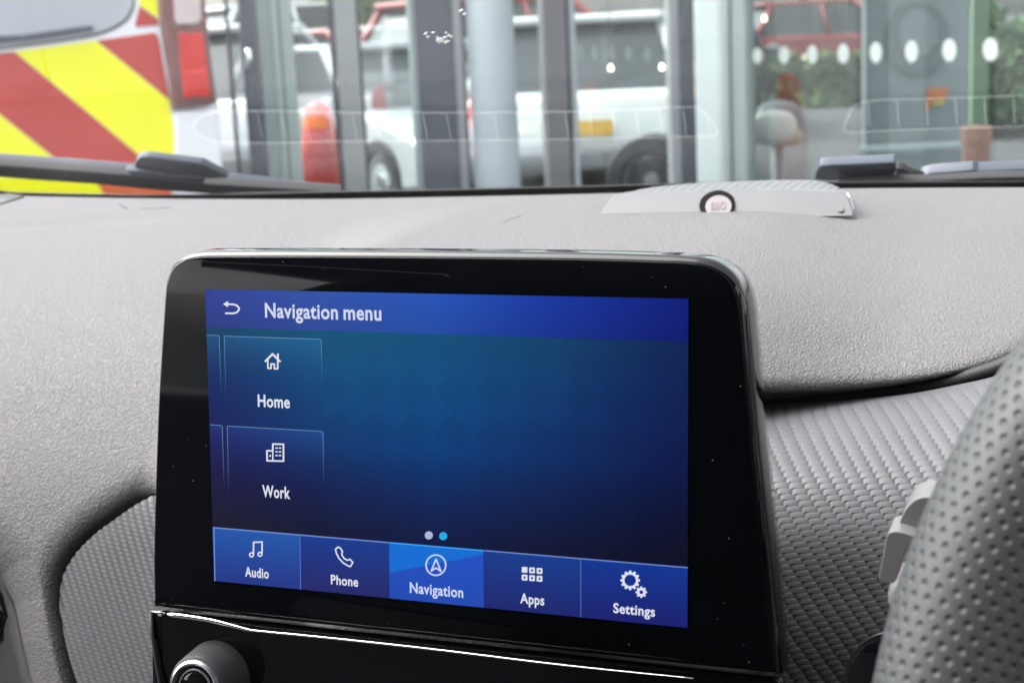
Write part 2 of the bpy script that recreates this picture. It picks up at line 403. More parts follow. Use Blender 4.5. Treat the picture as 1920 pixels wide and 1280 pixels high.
push = np.maximum.reduce([roll(poly_sd(q, regL), 70, .017, .05), roll(poly_sd(q, regR), 34, .007, .06), roll(poly_sd(q, recL), 85, .030, .07)])
crs = [(-200, 437), (0, 426), (100, 419), (200, 411), (320, 404), (480, 398), (680, 393), (900, 388)]
qd = np.interp(q[..., 0], [c[0] for c in crs], [c[1] for c in crs]); A[..., 2] -= .0011 * np.exp(-((q[..., 1] - qd) / 7.0) ** 2) * np.clip((1000 - q[..., 0]) / 700, 0, 1)
dirs = A - CAM; dirs = dirs / np.linalg.norm(dirs, axis=-1, keepdims=True)
A = A + dirs * push[..., None]
# behind the crest: drop into the demist well, then run under the glass
back = []
for (y, dz) in ((1.075, -.055), (1.0, -.034), (.955, -.0335), (.925, -.030), (.912, -.014), (.905, -.004)):
    back.append(np.stack([xs, np.full_like(xs, y), zcrest + dz], -1))
A = np.concatenate([np.array(back), A], 0)
grid('pad', A, M['dash'], dash)

# woven trim: real moulded beads
def woven(name, top, bot, xa, xb, Yfun, nx, ny, parent, amp=.00055, slope=1):
    pxs = np.linspace(xa, xb, nx); v = np.linspace(0, 1, ny)
    tp = np.interp(pxs, [p[0] for p in top], [p[1] for p in top])
    G = np.zeros((ny, nx, 3))
    for j, vv in enumerate(v):
        py = tp + (bot - tp) * vv
        d = np.stack([(pxs - 960) / FPX, (py - 640) / FPX, np.ones(nx)], -1) @ RM.T
        G[j] = CAM + d * (Yfun(pxs, py, tp) / d[:, 1])[:, None]
    L = np.concatenate([np.zeros((1, nx)), np.cumsum(np.linalg.norm(np.diff(G[:, nx // 2:nx // 2 + 1], axis=0), axis=-1), 0).repeat(nx, 1)], 0)
    L = L + (G[0, :, 2] * 0)[None]
    L = (G[..., 2].max() - G[..., 2]) * .6 + L * .4
    s = G[..., 0]
    dP, bh, sh = .0054, .0019, .0014
    j = np.floor(L / bh); fy = L / bh - j; fx = np.mod((s - sh * slope * (j + (fy - .5) * .25)) / dP, 1)
    hx = np.clip(1 - (2 * np.abs(fx - .5) / .92) ** 2, 0, 1); hy = np.clip(1 - (2 * np.abs(fy - .5)) ** 2, 0, 1)
    h = np.sqrt(hx) * (.79 + .21 * np.sqrt(hy))
    nrm = np.cross(np.gradient(G, axis=1), np.gradient(G, axis=0)); nrm /= np.linalg.norm(nrm, axis=-1, keepdims=True)
    nrm *= np.sign((nrm * (CAM - G)).sum(-1))[..., None]
    edge = np.minimum(np.linspace(0, 1, ny)[:, None] * 40, 1)
    return grid(name, G + nrm * (h * amp * edge)[..., None], M['weave'], parent)
topR = smooth_px([(1395, 760), (1440, 757), (1530, 753), (1620, 747), (1710, 737), (1790, 722), (1880, 700), (1990, 650), (2100, 590)], 8)
woven('woven_trim_inlay', topR, 1390, 1400, 2080, lambda x, y, t: smooth1(y - t, [0, 40, 110, 220, 380, 700], [.580, .552, .527, .508, .497, .491]) + (x - 1440) * 1.5e-5, 330, 620, dash)
# left inlay: rows of constant image height between the rim curve and the screen
def left_inlay():
    ny, nx = 420, 170
    lyp = np.array(inlayL); o = np.argsort(lyp[:, 1]); lx = lyp[o, 0]; ly = lyp[o, 1]
    pys = np.linspace(927, 1335, ny); G = np.zeros((ny, nx, 3))
    for j, py in enumerate(pys):
        x0 = np.interp(py, ly, lx); px = np.linspace(x0, 345, nx)
        Yv = .578 - .022 * np.clip((py - 930) / 300, 0, 1.2) ** .7 - .012 * np.clip((px - 120) / 200, 0, 1)
        d = np.stack([(px - 960) / FPX, np.full(nx, (py - 640) / FPX), np.ones(nx)], -1) @ RM.T
        G[j] = CAM + d * (Yv / d[:, 1])[:, None]
    L = G[..., 2].max() - G[..., 2]; s = G[..., 0]
    dP, bh, sh = .0050, .0019, .0011
    jj = np.floor(L / bh); fy = L / bh - jj; fx = np.mod((s - sh * (L / bh)) / dP, 1)
    hx = np.clip(1 - (2 * np.abs(fx - .5) / .92) ** 2, 0, 1); hy = np.clip(1 - (2 * np.abs(fy - .5)) ** 2, 0, 1)
    h = np.sqrt(hx) * (.80 + .20 * np.sqrt(hy))
    nrm = np.cross(np.gradient(G, axis=1), np.gradient(G, axis=0)); nrm /= np.linalg.norm(nrm, axis=-1, keepdims=True)
    nrm *= np.sign((nrm * (CAM - G)).sum(-1))[..., None]
    return grid('woven_trim_inlay', G + nrm * (h * .0009)[..., None], M['weave'], dash)
left_inlay()
# black strip that paints the shade in the gap above the driver's inlay
tube('gap_shade_strip', [P(p[0], p[1] + 12, .592) for p in lipR], .0032, M['soft'], dash, n=12)
# corner cap by the left pillar
prism('pillar_base_cap', [P(-60, 366, .895), P(-60, 396, .86), P(0, 381.5, .862), P(46, 366.5, .895), P(20, 362, .90)], (0, 0, -.004), M['cabin'], dash, bevel=.001)
# air vent edge low at the left
tube('side_vent_rim', [P(-30, 1090, .60), P(-6, 1120, .595), P(2, 1155, .592), P(-4, 1195, .59), P(-30, 1230, .59)], .0035, M['gloss'], dash)
# demist vents in the well (seen as reflections in the windscreen)
ZV = float(P(1100, 366, .9)[2]) - .026
def mirror(px, py, z):
    h = ws(px, py); d = ray(px, py); d = d / np.linalg.norm(d); r = d - 2 * (d @ ws.n) * ws.n
    return h + r * ((z - h[2]) / r[2])
M['vent_line'] = mat('vent_light_rib', (.34, .33, .33), rough=.5)
M['vent_dark'] = mat('vent_dark_slot', (.010, .010, .012), rough=.7)
def demist(px0, px1, top, bot, cap0, cap1, ribs):
    z = ZV
    v = empty('demist_vent', mirror((px0 + px1) / 2, 235, z), None, None); v.parent = dash; v.location = Vector(v.location) - dash.location
    return v
def vent(top, bot, ribs, outline):
    slot = [mirror(a, b, ZV) for a, b in outline]
    vo = prism('demist_vent', slot, (0, 0, .0012), M['vent_dark'], dash)
    V = []
    o2 = [mirror(a, b, ZV + .003) for a, b in outline]
    t = tube('vent_frame', o2, .0011, M['vent_line'], None, n=8, closed=True); t.parent = vo; t.location = -Vector(vo.location) - dash.location
    for (xa, ya, xb, yb) in ribs:
        r_ = tube('vent_rib', [mirror(xa, ya, ZV + .0025), mirror(xb, yb, ZV + .0025)], .0009, M['vent_line'], None, n=6); r_.parent = vo; r_.location = -Vector(vo.location) - dash.location
ribs = []
for k in range(21):
    xa = 438 + k * 44.4; xb = xa + 12 - k * .33
    yt = 211.5 - max(0, xa - 950) * .019; yb = 262 - max(0, xa - 950) * .019
    ribs.append((xa, yt, xb, yb))
outl = smooth_px([(400, 211), (700, 211.5), (1000, 210), (1180, 206), (1290, 200), (1315, 206), (1335, 228), (1345, 250), (1320, 255), (1180, 258), (1000, 262), (700, 264), (400, 264)], 4, True)
vent(0, 0, ribs, outl)
ribs = [(1628 + k * 54.5, 190 - k * 1.4, 1632 + k * 54.3, 238 - k * 1.4) for k in range(8)]
outl = smooth_px([(1584, 244), (1588, 226), (1602, 200), (1625, 190), (1660, 187), (1800, 183), (1930, 178), (2060, 173), (2060, 231), (1930, 236), (1800, 240), (1660, 245), (1600, 248)], 4, True)
vent(0, 0, ribs, outl)

# ================================================================ DASH SPEAKER
def pad_y(px, py):                              # forward distance where the pad shows at a pixel
    qq = proj(A[6:]); i = np.argmin(((qq - np.array([px, py])) ** 2).sum(-1)); return A[6:].reshape(-1, 3)[i]
YS = .768
for nm, pts_, rr0 in (('pad_scratch', [(944, 416), (956, 412), (966, 410), (979, 404)], .00022), ('pad_seam', [(223, 382), (228, 387), (236, 391)], .0006), ('pad_seam', [(262, 391.5), (285, 391.5), (320, 390)], .0003)):
    tube(nm, [pad_y(a_, b_) for a_, b_ in pts_], rr0, M['cabin'], dash, n=6)
spk = empty('dash_speaker', P(1350, 400, YS), 'low grey dashboard speaker with ribbed top and round badge in a black ring', 'speaker')
front = [(1112, 418), (1146, 369.5), (1160, 366.5), (1250, 361.5), (1344, 357.5), (1450, 356.5), (1530, 358), (1582, 360.5), (1588, 364), (1599, 396), (1600, 405)]
def YF(py): return YS + (410 - py) * .00034          # the front leans back
fr3 = [P(a, b, YF(b)) for a, b in front]
prism('front_panel', fr3, (0, .006, 0), M['spk'], spk, bevel=.0008)
crest = smooth_px([(1148, 367.5), (1185, 359), (1230, 350.5), (1300, 344.5), (1380, 340.5), (1450, 338), (1510, 337.5), (1540, 340.5), (1565, 348), (1584, 360)], 8)
fe = smooth_px([(1148, 369), (1185, 365.5), (1230, 362.6), (1300, 359.3), (1380, 357.2), (1450, 356.5), (1510, 357.5), (1540, 358.5), (1565, 359.7), (1586, 361)], 8)
nc = 700; Ag = np.zeros((26, nc, 3))
cx = np.linspace(1149, 1585, nc)
cyv = np.interp(cx, [p[0] for p in crest], [p[1] for p in crest]); fyv = np.interp(cx, [p[0] for p in fe], [p[1] for p in fe])
for i in range(24):
    s = i / 23
    for k in range(nc):
        yy = fyv[k] + (cyv[k] - fyv[k]) * math.sin(s * math.pi / 2)
        hgt = YF(fyv[k]) + .0005 + .085 * s
        p = P(cx[k], yy, hgt)
        ph = (cx[k] / 18.2 + (yy - 350) / 11.5)
        p[2] += .0009 * (abs(math.sin(math.pi * ph)) - .5) * min(1, s * 6) * min(1, (1 - s) * 4) * min(1, (nc - k) / 25, k / 40)
        Ag[i, k] = p
Ag[24] = Ag[23] + np.array([0, .008, -.006]); Ag[25] = Ag[23] + np.array([0, .010, -.035])
grid('ribbed_grille', Ag, M['spk'], spk)
tube('end_trim', [P(1588, 361, YS - .001), P(1594, 372, YS - .002), P(1599, 392, YS - .002), P(1602, 402, YS - .002)], .0005, M['satin'], spk)
def disc_px(name, cx, cy, rx, ry, Y, depth, m, parent, rot=0.0, n=48):
    pts = [P(cx + rx * math.cos(t) * math.cos(rot) - ry * math.sin(t) * math.sin(rot), cy + rx * math.cos(t) * math.sin(rot) + ry * math.sin(t) * math.cos(rot), Y) for t in [2 * math.pi * k / n for k in range(n)]]
    pts = [CAM + (p - CAM) * ((p[1] + (YF(proj(p)[1]) - YS)) / p[1]) for p in pts]
    return prism(name, pts, (0, depth, 0), m, parent)
disc_px('badge_ring', 1344, 385, 33, 27, YS - .0022, .004, M['ringb'], spk, -.1)
disc_px('badge', 1347, 387, 24.5, 20.5, YS - .0030, .003, M['pink'], spk, -.1)
disc_px('side_logo_ring', 1576, 393, 6.5, 5, YS - .001, .001, M['dash_s'], spk)
disc_px('side_logo_centre', 1576, 393, 5.2, 3.8, YS - .0014, .001, M['spk'], spk)

def text_mesh(name, body, offset=0.0, italic=0.0):
    cu = bpy.data.curves.new(name, 'FONT'); cu.body = body; cu.size = 1.0; cu.offset = offset; cu.resolution_u = 4; cu.space_word = .72; cu.space_character = 1.07
    cu.fill_mode = 'FRONT'
    o = bpy.data.objects.new(name + '_tmp', cu); COL.objects.link(o)
    dg = bpy.context.evaluated_depsgraph_get(); me = bpy.data.meshes.new_from_object(o.evaluated_get(dg))
    bpy.data.objects.remove(o); bpy.data.curves.remove(cu); me.name = name
    v = np.zeros(len(me.vertices) * 3, np.float32); me.vertices.foreach_get('co', v); return me, v.reshape(-1, 3)
def put_text(name, body, p_l, p_r, capv, m, parent, offset=0.0):   # baseline from p_l to p_r, capv = cap height vector
    me, v = text_mesh(name, body, offset)
    me2, vH = text_mesh('cap', 'H', offset); cap = vH[:, 1].max(); bpy.data.meshes.remove(me2)
    x0, x1 = v[:, 0].min(), v[:, 0].max()
    p_l, p_r, capv = [np.array(t, float) for t in (p_l, p_r, capv)]
    W = p_l + ((v[:, 0] - x0) / (x1 - x0))[:, None] * (p_r - p_l) + (v[:, 1] / cap)[:, None] * capv
    me.vertices.foreach_set('co', W.reshape(-1).astype(np.float32)); me.update()
    me.materials.clear()
    return link(name, me, m, parent)
def PB(a, b): return P(a, b, YF(b) - .0038)
put_text('badge_lettering', 'B&O', PB(1333, 393), PB(1361, 391), PB(1333, 379) - PB(1333, 393), M['pinkl'], spk)

# ================================================================ TOUCHSCREEN
SP0 = np.array([-0.29504846, 0.44615273, -0.19013808 + CZ]); SV = np.array([0, .10079, .99596]); SV = SV / np.linalg.norm(SV)
SX = np.array([1.0, 0, 0]); SN = np.cross(SX, SV)          # SX x SV = points to the viewer (-Y)
if SN[1] > 0: SN = -SN
D = plane(SP0, SN)
tab = empty('touchscreen', D(840, 1150), 'black upright dashboard touchscreen showing a blue Navigation menu', 'touchscreen')
outl = smooth_px([(281, 1141), (279.5, 1050), (281.5, 950), (286, 800), (292, 680), (300, 560)], 6)[:-1]
outl += smooth_px([(300, 560), (304, 525), (313, 500), (328, 484), (350, 474), (380, 470)], 6)[:-1]
outl += smooth_px([(380, 470), (520, 469.5), (700, 470), (900, 471.5), (1100, 474), (1270, 479)], 6)[:-1]
outl += smooth_px([(1270, 479), (1320, 484), (1352, 497), (1376, 518), (1391, 546), (1399, 580)], 6)[:-1]
outl += smooth_px([(1399, 580), (1408, 680), (1418, 800), (1433, 950), (1448, 1100), (1463, 1268)], 6)
outl += [np.array(p, float) for p in ((1300, 1252), (1100, 1230), (900, 1208), (600, 1175.5))]
pl = [D(*p) for p in outl]; uvp = np.array([[(p - SP0) @ SX, (p - SP0) @ SV] for p in pl])
def inset(uv, d):
    n = len(uv); out = np.zeros_like(uv)
    area = .5 * sum(uv[i, 0] * uv[(i + 1) % n, 1] - uv[(i + 1) % n, 0] * uv[i, 1] for i in range(n)); sg = 1 if area > 0 else -1
    for i in range(n):
        t1 = uv[i] - uv[i - 1]; t2 = uv[(i + 1) % n] - uv[i]; t1 = t1 / np.linalg.norm(t1); t2 = t2 / np.linalg.norm(t2)
        n1 = np.array([-t1[1], t1[0]]) * sg; n2 = np.array([-t2[1], t2[0]]) * sg; b = n1 + n2; b = b / np.linalg.norm(b)
        out[i] = uv[i] + b * d / max(.5, b @ n1)
    return out
def s3(uv, dep): return SP0[None] + uv[:, :1] * SX[None] + uv[:, 1:] * SV[None] - SN[None] * dep
def shell(name, uv, prof, m, parent, back=True):
    rings = [s3(inset(uv, i), d) for i, d in prof]; n = len(uv); V = np.concatenate(rings); F = []
    for k in range(len(rings) - 1):
        for i in range(n): F.append([k * n + i, k * n + (i + 1) % n, (k + 1) * n + (i + 1) % n, (k + 1) * n + i])
    F.append(list(range(n)))
    if back: F.append([(len(rings) - 1) * n + i for i in range(n)])
    o = mesh(name, V, F, m, parent, smooth=True)
    md = o.modifiers.new('es', 'EDGE_SPLIT'); md.split_angle = math.radians(34)
    return o
R_ = .0034
shell('housing', uvp, [(R_ * (1 - math.sin(a)) + .0000, .0010 + R_ * (1 - math.cos(a))) for a in np.linspace(0.02, math.pi / 2, 9)] + [(-.0004, .010), (.0004, .0185), (.003, .022)], M['gloss'], tab)
shell('bezel_glass', inset(uvp, .0022), [(.0006, .0002), (.0002, .0004), (0, .0012), (.0005, .003)], M['bezel'], tab)
rd = random.Random(21)
V = []; F = []
for _ in range(32):
    e_ = rd.random()
    dx, dy = (rd.uniform(300, 390), rd.uniform(520, 1120)) if e_ < .3 else ((rd.uniform(1300, 1400), rd.uniform(560, 1230)) if e_ < .6 else ((rd.uniform(340, 1350), rd.uniform(488, 540)) if e_ < .8 else (rd.uniform(320, 1430), rd.uniform(1180, 1230) + 0)))
    if e_ >= .8: dy = 1120 + (dx - 320) * .115 + rd.uniform(-12, 12)
    r_ = rd.choice((.00012, .00016, .0002, .00028)); c_ = D(dx, dy, -.0001); b0 = len(V)
    V += [c_ + SX * r_ * math.cos(a) * rd.uniform(.6, 1.3) + SV * r_ * math.sin(a) for a in (0, 1.05, 2.1, 3.14, 4.19, 5.24)]; F.append([b0 + k for k in range(6)])
M['dust'] = mat('dust', (.07, .068, .066), rough=.9)
tag(mesh('dust', V, F, M['dust'], tab), kind='stuff')
# --- lit display
ctr_off = .0001
def dq(px, py, lift=0.0): return D(px, py, ctr_off + .0001 * lift)
def color_attr(me, cols):
    a = me.color_attributes.new('Col', 'FLOAT_COLOR', 'POINT'); c = np.ones((len(me.vertices), 4), np.float32)
    cols = np.asarray(cols, float); c[:, :3] = lin(cols) if cols.ndim == 2 else lin(cols)[None]
    a.data.foreach_set('color', c.reshape(-1))
TL, TR, BR, BL = [np.array(p, float) for p in ((385, 542), (1291, 560), (1289, 1176), (402, 1088))]
c4 = [D(*p) for p in (TL, TR, BR, BL)]
SWid = ((c4[1] - c4[0]) @ SX + (c4[2] - c4[3]) @ SX) / 2; SHei = ((c4[0] - c4[3]) @ SV + (c4[1] - c4[2]) @ SV) / 2
u0 = ((c4[0] - SP0) @ SX + (c4[3] - SP0) @ SX) / 2; v0 = ((c4[2] - SP0) @ SV + (c4[3] - SP0) @ SV) / 2
def uvd(u, v, lift=0): return SP0 + SX * (u0 + u * SWid) + SV * (v0 + v * SHei) + SN * (ctr_off + .0001 * lift)   # u,v in 0..1
def uof(px, py):
    p = D(px, py); return ((p - SP0) @ SX - u0) / SWid, ((p - SP0) @ SV - v0) / SHei
ROWS = [(1.0, [(20, 78, 112), (16, 88, 128), (14, 86, 132), (16, 74, 126), (18, 48, 110)]), (.88, [(20, 76, 110), (18, 88, 126), (14, 86, 132), (16, 76, 126), (18, 48, 112)]), (.70, [(20, 48, 108), (12, 78, 128), (6, 80, 136), (8, 66, 128), (16, 40, 110)]),
        (.50, [(24, 30, 96), (10, 56, 114), (0, 64, 130), (4, 50, 116), (14, 30, 95)]), (.33, [(26, 23, 68), (12, 28, 80), (4, 38, 96), (6, 28, 82), (12, 18, 62)]), (.18, [(22, 21, 42), (14, 18, 50), (8, 18, 66), (10, 14, 52), (13, 14, 42)]), (0, [(20, 20, 45), (14, 18, 50), (10, 20, 66), (10, 18, 60), (14, 16, 50)])]
def bgcol(u, v):
    vs = [r[0] for r in ROWS][::-1]; cu = np.linspace(0, 1, 5); out = []
    for c in range(3):
        col = [np.interp(u, cu, [k[c] for k in r[1]]) for r in ROWS][::-1]; out.append(np.interp(v, vs, col))
    return np.array(out) * np.interp(u, [0, .3, .55, 1], [.97, 1.0, .97, .80])
def rect_img(name, ua, ub, va, vb, fcol, lift, nu, nv, parent):
    V = []; C = []
    for j in range(nv):
        for i in range(nu):
            u = ua + (ub - ua) * i / (nu - 1); v = va + (vb - va) * j / (nv - 1); V.append(uvd(u, v, lift)); C.append(fcol(u, v))
    F = [[j * nu + i, j * nu + i + 1, (j + 1) * nu + i + 1, (j + 1) * nu + i] for j in range(nv - 1) for i in range(nu - 1)]
    me = bpy.data.meshes.new(name); me.from_pydata([tuple(v) for v in V], [], F); me.update(); color_attr(me, C)
    return link(name, me, M['img'], parent)
def diamond(u, v):                               # faint chequer of diamonds in the wallpaper
    a = (u * 12 + v * 7.2); b = (u * 12 - v * 7.2); k = ((math.floor(a) + math.floor(b)) % 2) - .5
    f = math.exp(-((v - .62) / .22) ** 2) * (1 - abs(u - .5) * .9)
    return 1 + .06 * k * f
disp = rect_img('display', 0, 1, 0, 1, lambda u, v: bgcol(u, v) * diamond(u, v), 0, 221, 133, tab)
def hcol(u, v):
    base_ = np.array([np.interp(u, [0, .25, .5, .75, 1], c) for c in ((50, 52, 38, 20, 14), (66, 84, 86, 54, 30), (150, 172, 186, 160, 124))])
    return base_ * (0.92 + .12 * (v - .87) / .13)
hv = uof(387, 613)[1]
rect_img('header_bar', 0, 1, hv, 1, hcol, 1, 40, 8, disp)
bv = uof(400, 988)[1]
ue = [0, uof(563, 1050)[0], uof(730, 1060)[0], uof(907, 1080)[0], uof(1089, 1105)[0], 1]
ends = [((34, 92, 180), (36, 56, 142)), ((22, 62, 152), (36, 40, 110)), ((0, 0, 0), (0, 0, 0)), ((20, 64, 150), (28, 38, 116)), ((16, 58, 155), (28, 34, 116))]
def bcol(k):
    def f(u, v):
        t = v / bv
        if k == 2:
            return np.array((34, 84, 202)) * (.92 + .1 * t)
        a, b = ends[k]; c = np.array(b) * (1 - t) + np.array(a) * t; return c
    return f
for k in range(5):
    rect_img('menu_button', ue[k], ue[k + 1], 0, bv, bcol(k), 1, 60 if k == 2 else 12, 40 if k == 2 else 12, disp)
def pix_mesh(name, polys, col, lift, parent):
    V = []; F = []
    for pg in polys:
        b0 = len(V); V += [tuple(dq(x, y, lift)) for x, y in pg]; F.append(list(range(b0, b0 + len(pg))))
    me = bpy.data.meshes.new(name); me.from_pydata(V, [], F); me.update(); color_attr(me, col)
    return link(name, me, M['img'], parent)
def stroke(pts, wd, closed=False):
    pts = [np.array(p, float) for p in pts]; out = []; L = len(pts)
    for i in range(L if closed else L - 1):
        a, b = pts[i], pts[(i + 1) % L]; t = (b - a) / (np.linalg.norm(b - a) + 1e-9); nn = np.array([-t[1], t[0]]) * wd / 2; e = t * wd * .3
        out.append([a - e + nn, a - e - nn, b + e - nn, b + e + nn])
    return out
def ring(cx, cy, r, wd, n=32, sx=1.0):
    return [[(cx + sx * rr * math.cos(a), cy + rr * math.sin(a)) for rr, a in ((r - wd / 2, a0), (r + wd / 2, a0), (r + wd / 2, a1), (r - wd / 2, a1))] for a0, a1 in [(2 * math.pi * k / n, 2 * math.pi * (k + 1) / n) for k in range(n)]]
def dot(cx, cy, r, n=24): return [[(cx + r * math.cos(2 * math.pi * k / n), cy + r * math.sin(2 * math.pi * k / n)) for k in range(n)]]
# separators and glowing edges
pix_mesh('button_highlight', [[(731, 1017.5), (906.5, 1031.5), (906.5, 1039), (731, 1072.5)]], (16, 114, 222), 1.5, disp)
top = lambda x: 988 + (x - 400) * (1063 - 988) / 889.0
botl = lambda x: 1088 + (x - 402) * (1176 - 1088) / 887.0
for sgm, wd_ in (([(400, 988.5), (728, top(728) + .8)], 2.2), ([(909, top(909) + .6), (1289, 1063.5)], 2.0), ([(401, 989), (403, 1088)], 2.0)):
    pix_mesh('button_edge', stroke(sgm, wd_), (120, 150, 225), 2, disp)
pix_mesh('button_edge', stroke([(731, top(731) + 1), (906, top(906) + 1)], 2.6), (60, 170, 255), 2, disp)
for sgm, wd_ in (([(562.5, top(562)), (563.5, botl(563))], 1.6), ([(1089, top(1089)), (1089, botl(1089))], 1.3)):
    pix_mesh('button_divider', stroke(sgm, wd_), (92, 120, 200), 2, disp)
# tiles
def fade(name, pts, wd, c0, c1):
    V = []; C = []; F = []
    for i, (x, y) in enumerate(pts):
        t = i / (len(pts) - 1); V += [tuple(dq(x - wd / 2, y, 2)), tuple(dq(x + wd / 2, y, 2))]; C += [np.array(c0) * (1 - t) + np.array(c1) * t] * 2
        if i: F.append([2 * i - 2, 2 * i - 1, 2 * i + 1, 2 * i])
    me = bpy.data.meshes.new(name); me.from_pydata(V, [], F); me.update(); color_attr(me, C); return link(name, me, M['img'], disp)
lc = (96, 140, 190)
pix_mesh('tile_edge', stroke([(420, 630), (598, 635.8), (602, 638)], 1.6), lc, 2, disp)
pix_mesh('tile_edge', stroke([(426, 798.5), (602, 808.4), (605.5, 811)], 1.6), lc, 2, disp)
pix_mesh('tile_edge', stroke([(388, 628), (409, 628.8), (411, 631)], 1.5), lc, 2, disp)
pix_mesh('tile_edge', stroke([(394, 796), (414, 797.2), (416.5, 799)], 1.5), lc, 2, disp)
fade('tile_edge', [(420.3, 631), (423.8, 745)], 1.5, lc, (22, 40, 100)); fade('tile_edge', [(602.4, 638), (604, 722)], 1.5, lc, (12, 66, 122))
fade('tile_edge', [(426, 800), (429, 920)], 1.5, lc, (26, 26, 70)); fade('tile_edge', [(605.6, 810), (607.2, 910)], 1.5, lc, (14, 36, 92))
fade('tile_edge', [(411, 630), (414.8, 745)], 1.5, lc, (22, 40, 100)); fade('tile_edge', [(416.6, 799), (420.4, 915)], 1.5, lc, (28, 26, 70))
def tile(x0, y0, x1, y1, x2, y2):
    ua, va = uof(x0, y0); ub, vb = uof(x1, y1); vl = uof(x2, y2)[1]
    def f(u, v):
        t = np.clip((v - vl) / (va - vl), 0, 1); return bgcol(u, v) * 1.0 + np.array((26, 34, 52)) * t ** 3 * .5 - np.array((0, 8, 4)) * t * (1 - t) * 2
    rect_img('tile', ua, ub, vl, va, f, 1, 24, 24, disp)
tile(421, 631, 602, 637, 424, 790); tile(427, 800, 605, 809, 430, 960); tile(388, 629, 411, 629, 392, 770); tile(395, 797, 416, 798, 399, 930)
WH = (236, 240, 252)
pix_mesh('back_arrow_icon', stroke([(425, 570), (437, 570.5), (444, 572.5), (448, 577), (448, 581), (444, 585.5), (437, 587.5), (423, 587)], 3.2) + [[(418, 570), (427.5, 564.2), (427.5, 575.8)]], WH, 3, disp)
pix_mesh('home_icon', stroke([(497.5, 677), (511, 663.5), (525, 677.5)], 3.6) + stroke([(502, 674), (502.4, 690), (508.2, 690.5), (508.2, 682), (514.4, 682.4), (514.4, 691), (520.8, 691), (520.6, 675)], 2.8) + stroke([(521, 663.5), (521, 671)], 3.4), WH, 3, disp)
pix_mesh('work_icon', stroke([(500.5, 844.5), (511.5, 844.8), (511.5, 832), (531.5, 832.6), (531.5, 864), (500.8, 863.3)], 3, True) + stroke([(511.5, 844), (511.5, 863)], 2.4) +
         [p for yy in (839.5, 846.5, 853.5) for xx in (518.5, 525) for p in stroke([(xx - 1.6, yy), (xx + 1.6, yy)], 2.4)] + dot(506.5, 854, 1.8), WH, 3, disp)
pix_mesh('audio_icon', stroke([(475.2, 1037.5), (475.4, 1016), (491.4, 1015.3), (491.2, 1035.5)], 2.7) + ring(471.6, 1039.5, 3.6, 2.5) + ring(487.4, 1038.4, 3.6, 2.5), WH, 3, disp)
ph = [(x / 3.6226 + 390, y / 3.6226 + 980) for x, y in ((881, 163), (866, 178), (872, 205), (890, 240), (918, 270), (950, 290), (967, 295), (984, 268), (964, 246), (946, 252), (925, 240), (912, 222), (908, 206), (914, 194), (897, 168))]
pix_mesh('phone_icon', stroke(ph, 2.6, True), WH, 3, disp)
pix_mesh('navigation_icon', ring(817.3, 1058.8, 19, 3.0, 40, .97) + stroke([(817.6, 1047.5), (808.6, 1069.5), (817.5, 1064), (826.8, 1070.5)], 3.0, True), (206, 222, 248), 3, disp)
sq = []
for r in range(2):
    for c in range(3):
        x, y = 983.6 + c * 14.0, 1067.3 + r * 14.6 + c * 1.1
        if r == 0 and c == 0: sq += [[(x - 5.2, y - 5.4), (x + 5.2, y - 4.8), (x + 5.2, y + 5.6), (x - 5.2, y + 5.2)]]
        else: sq += stroke([(x - 3.6, y - 3.8), (x + 3.6, y - 3.4), (x + 3.6, y + 4), (x - 3.6, y + 3.6)], 3.4, True)
pix_mesh('apps_icon', sq, WH, 3, disp)
def gear(cx, cy, ri, ro, rt, nt_):
    out = ring(cx, cy, (ri + ro) / 2, ro - ri, 36)
    for k in range(nt_):
        a = 2 * math.pi * k / nt_; d = .34 * 2 * math.pi / nt_; out.append([(cx + ro * .97 * math.cos(a - d), cy + ro * .97 * math.sin(a - d)), (cx + rt * math.cos(a - d * .6), cy + rt * math.sin(a - d * .6)), (cx + rt * math.cos(a + d * .6), cy + rt * math.sin(a + d * .6)), (cx + ro * .97 * math.cos(a + d), cy + ro * .97 * math.sin(a + d))])
    return out
pix_mesh('settings_icon', gear(1181.6, 1087.2, 10.8, 15.2, 18.4, 12) + gear(1202.4, 1109.4, 3.6, 8.2, 10.8, 8), WH, 3, disp)
tag(pix_mesh('page_dot', dot(804, 1003, 7.6), (186, 192, 226), 3, disp), 'pale grey page dot')
tag(pix_mesh('page_dot', dot(831, 1004.5, 7.6), (34, 182, 240), 3, disp), 'cyan page dot')
def ui_text(name, body, xl, yl, xr, ytop, col=WH, off=.023, lift=3):
    pl_ = dq(xl, yl, lift); d = ray(xr, yl)
    pr_ = dq(xr, yl, lift); pr_ = pl_ + SX * ((pr_ - pl_) @ SX)
    cap = (dq(xl, ytop, lift) - pl_) @ SV
    o = put_text(name, body, pl_, pr_, SV * cap, M['img'], disp, off); color_attr(o.data, col); return o
ui_text('title_text', 'Navigation menu', 497, 594.5, 715, 567.5, (222, 228, 250), .023)
ui_text('home_text', 'Home', 483.5, 761.5, 543.5, 739)
ui_text('work_text', 'Work', 492, 930.5, 544, 908.5)
ui_text('audio_text', 'Audio', 459.5, 1079.5, 504, 1061.5)
ui_text('phone_text', 'Phone', 620.5, 1094, 671.5, 1076.5)
ui_text('navigation_text', 'Navigation', 768.5, 1110, 868.5, 1090.5, (214, 226, 250))
ui_text('apps_text', 'Apps', 975.5, 1129.5, 1020.5, 1111)
ui_text('settings_text', 'Settings', 1150, 1147.5, 1228, 1129.5)

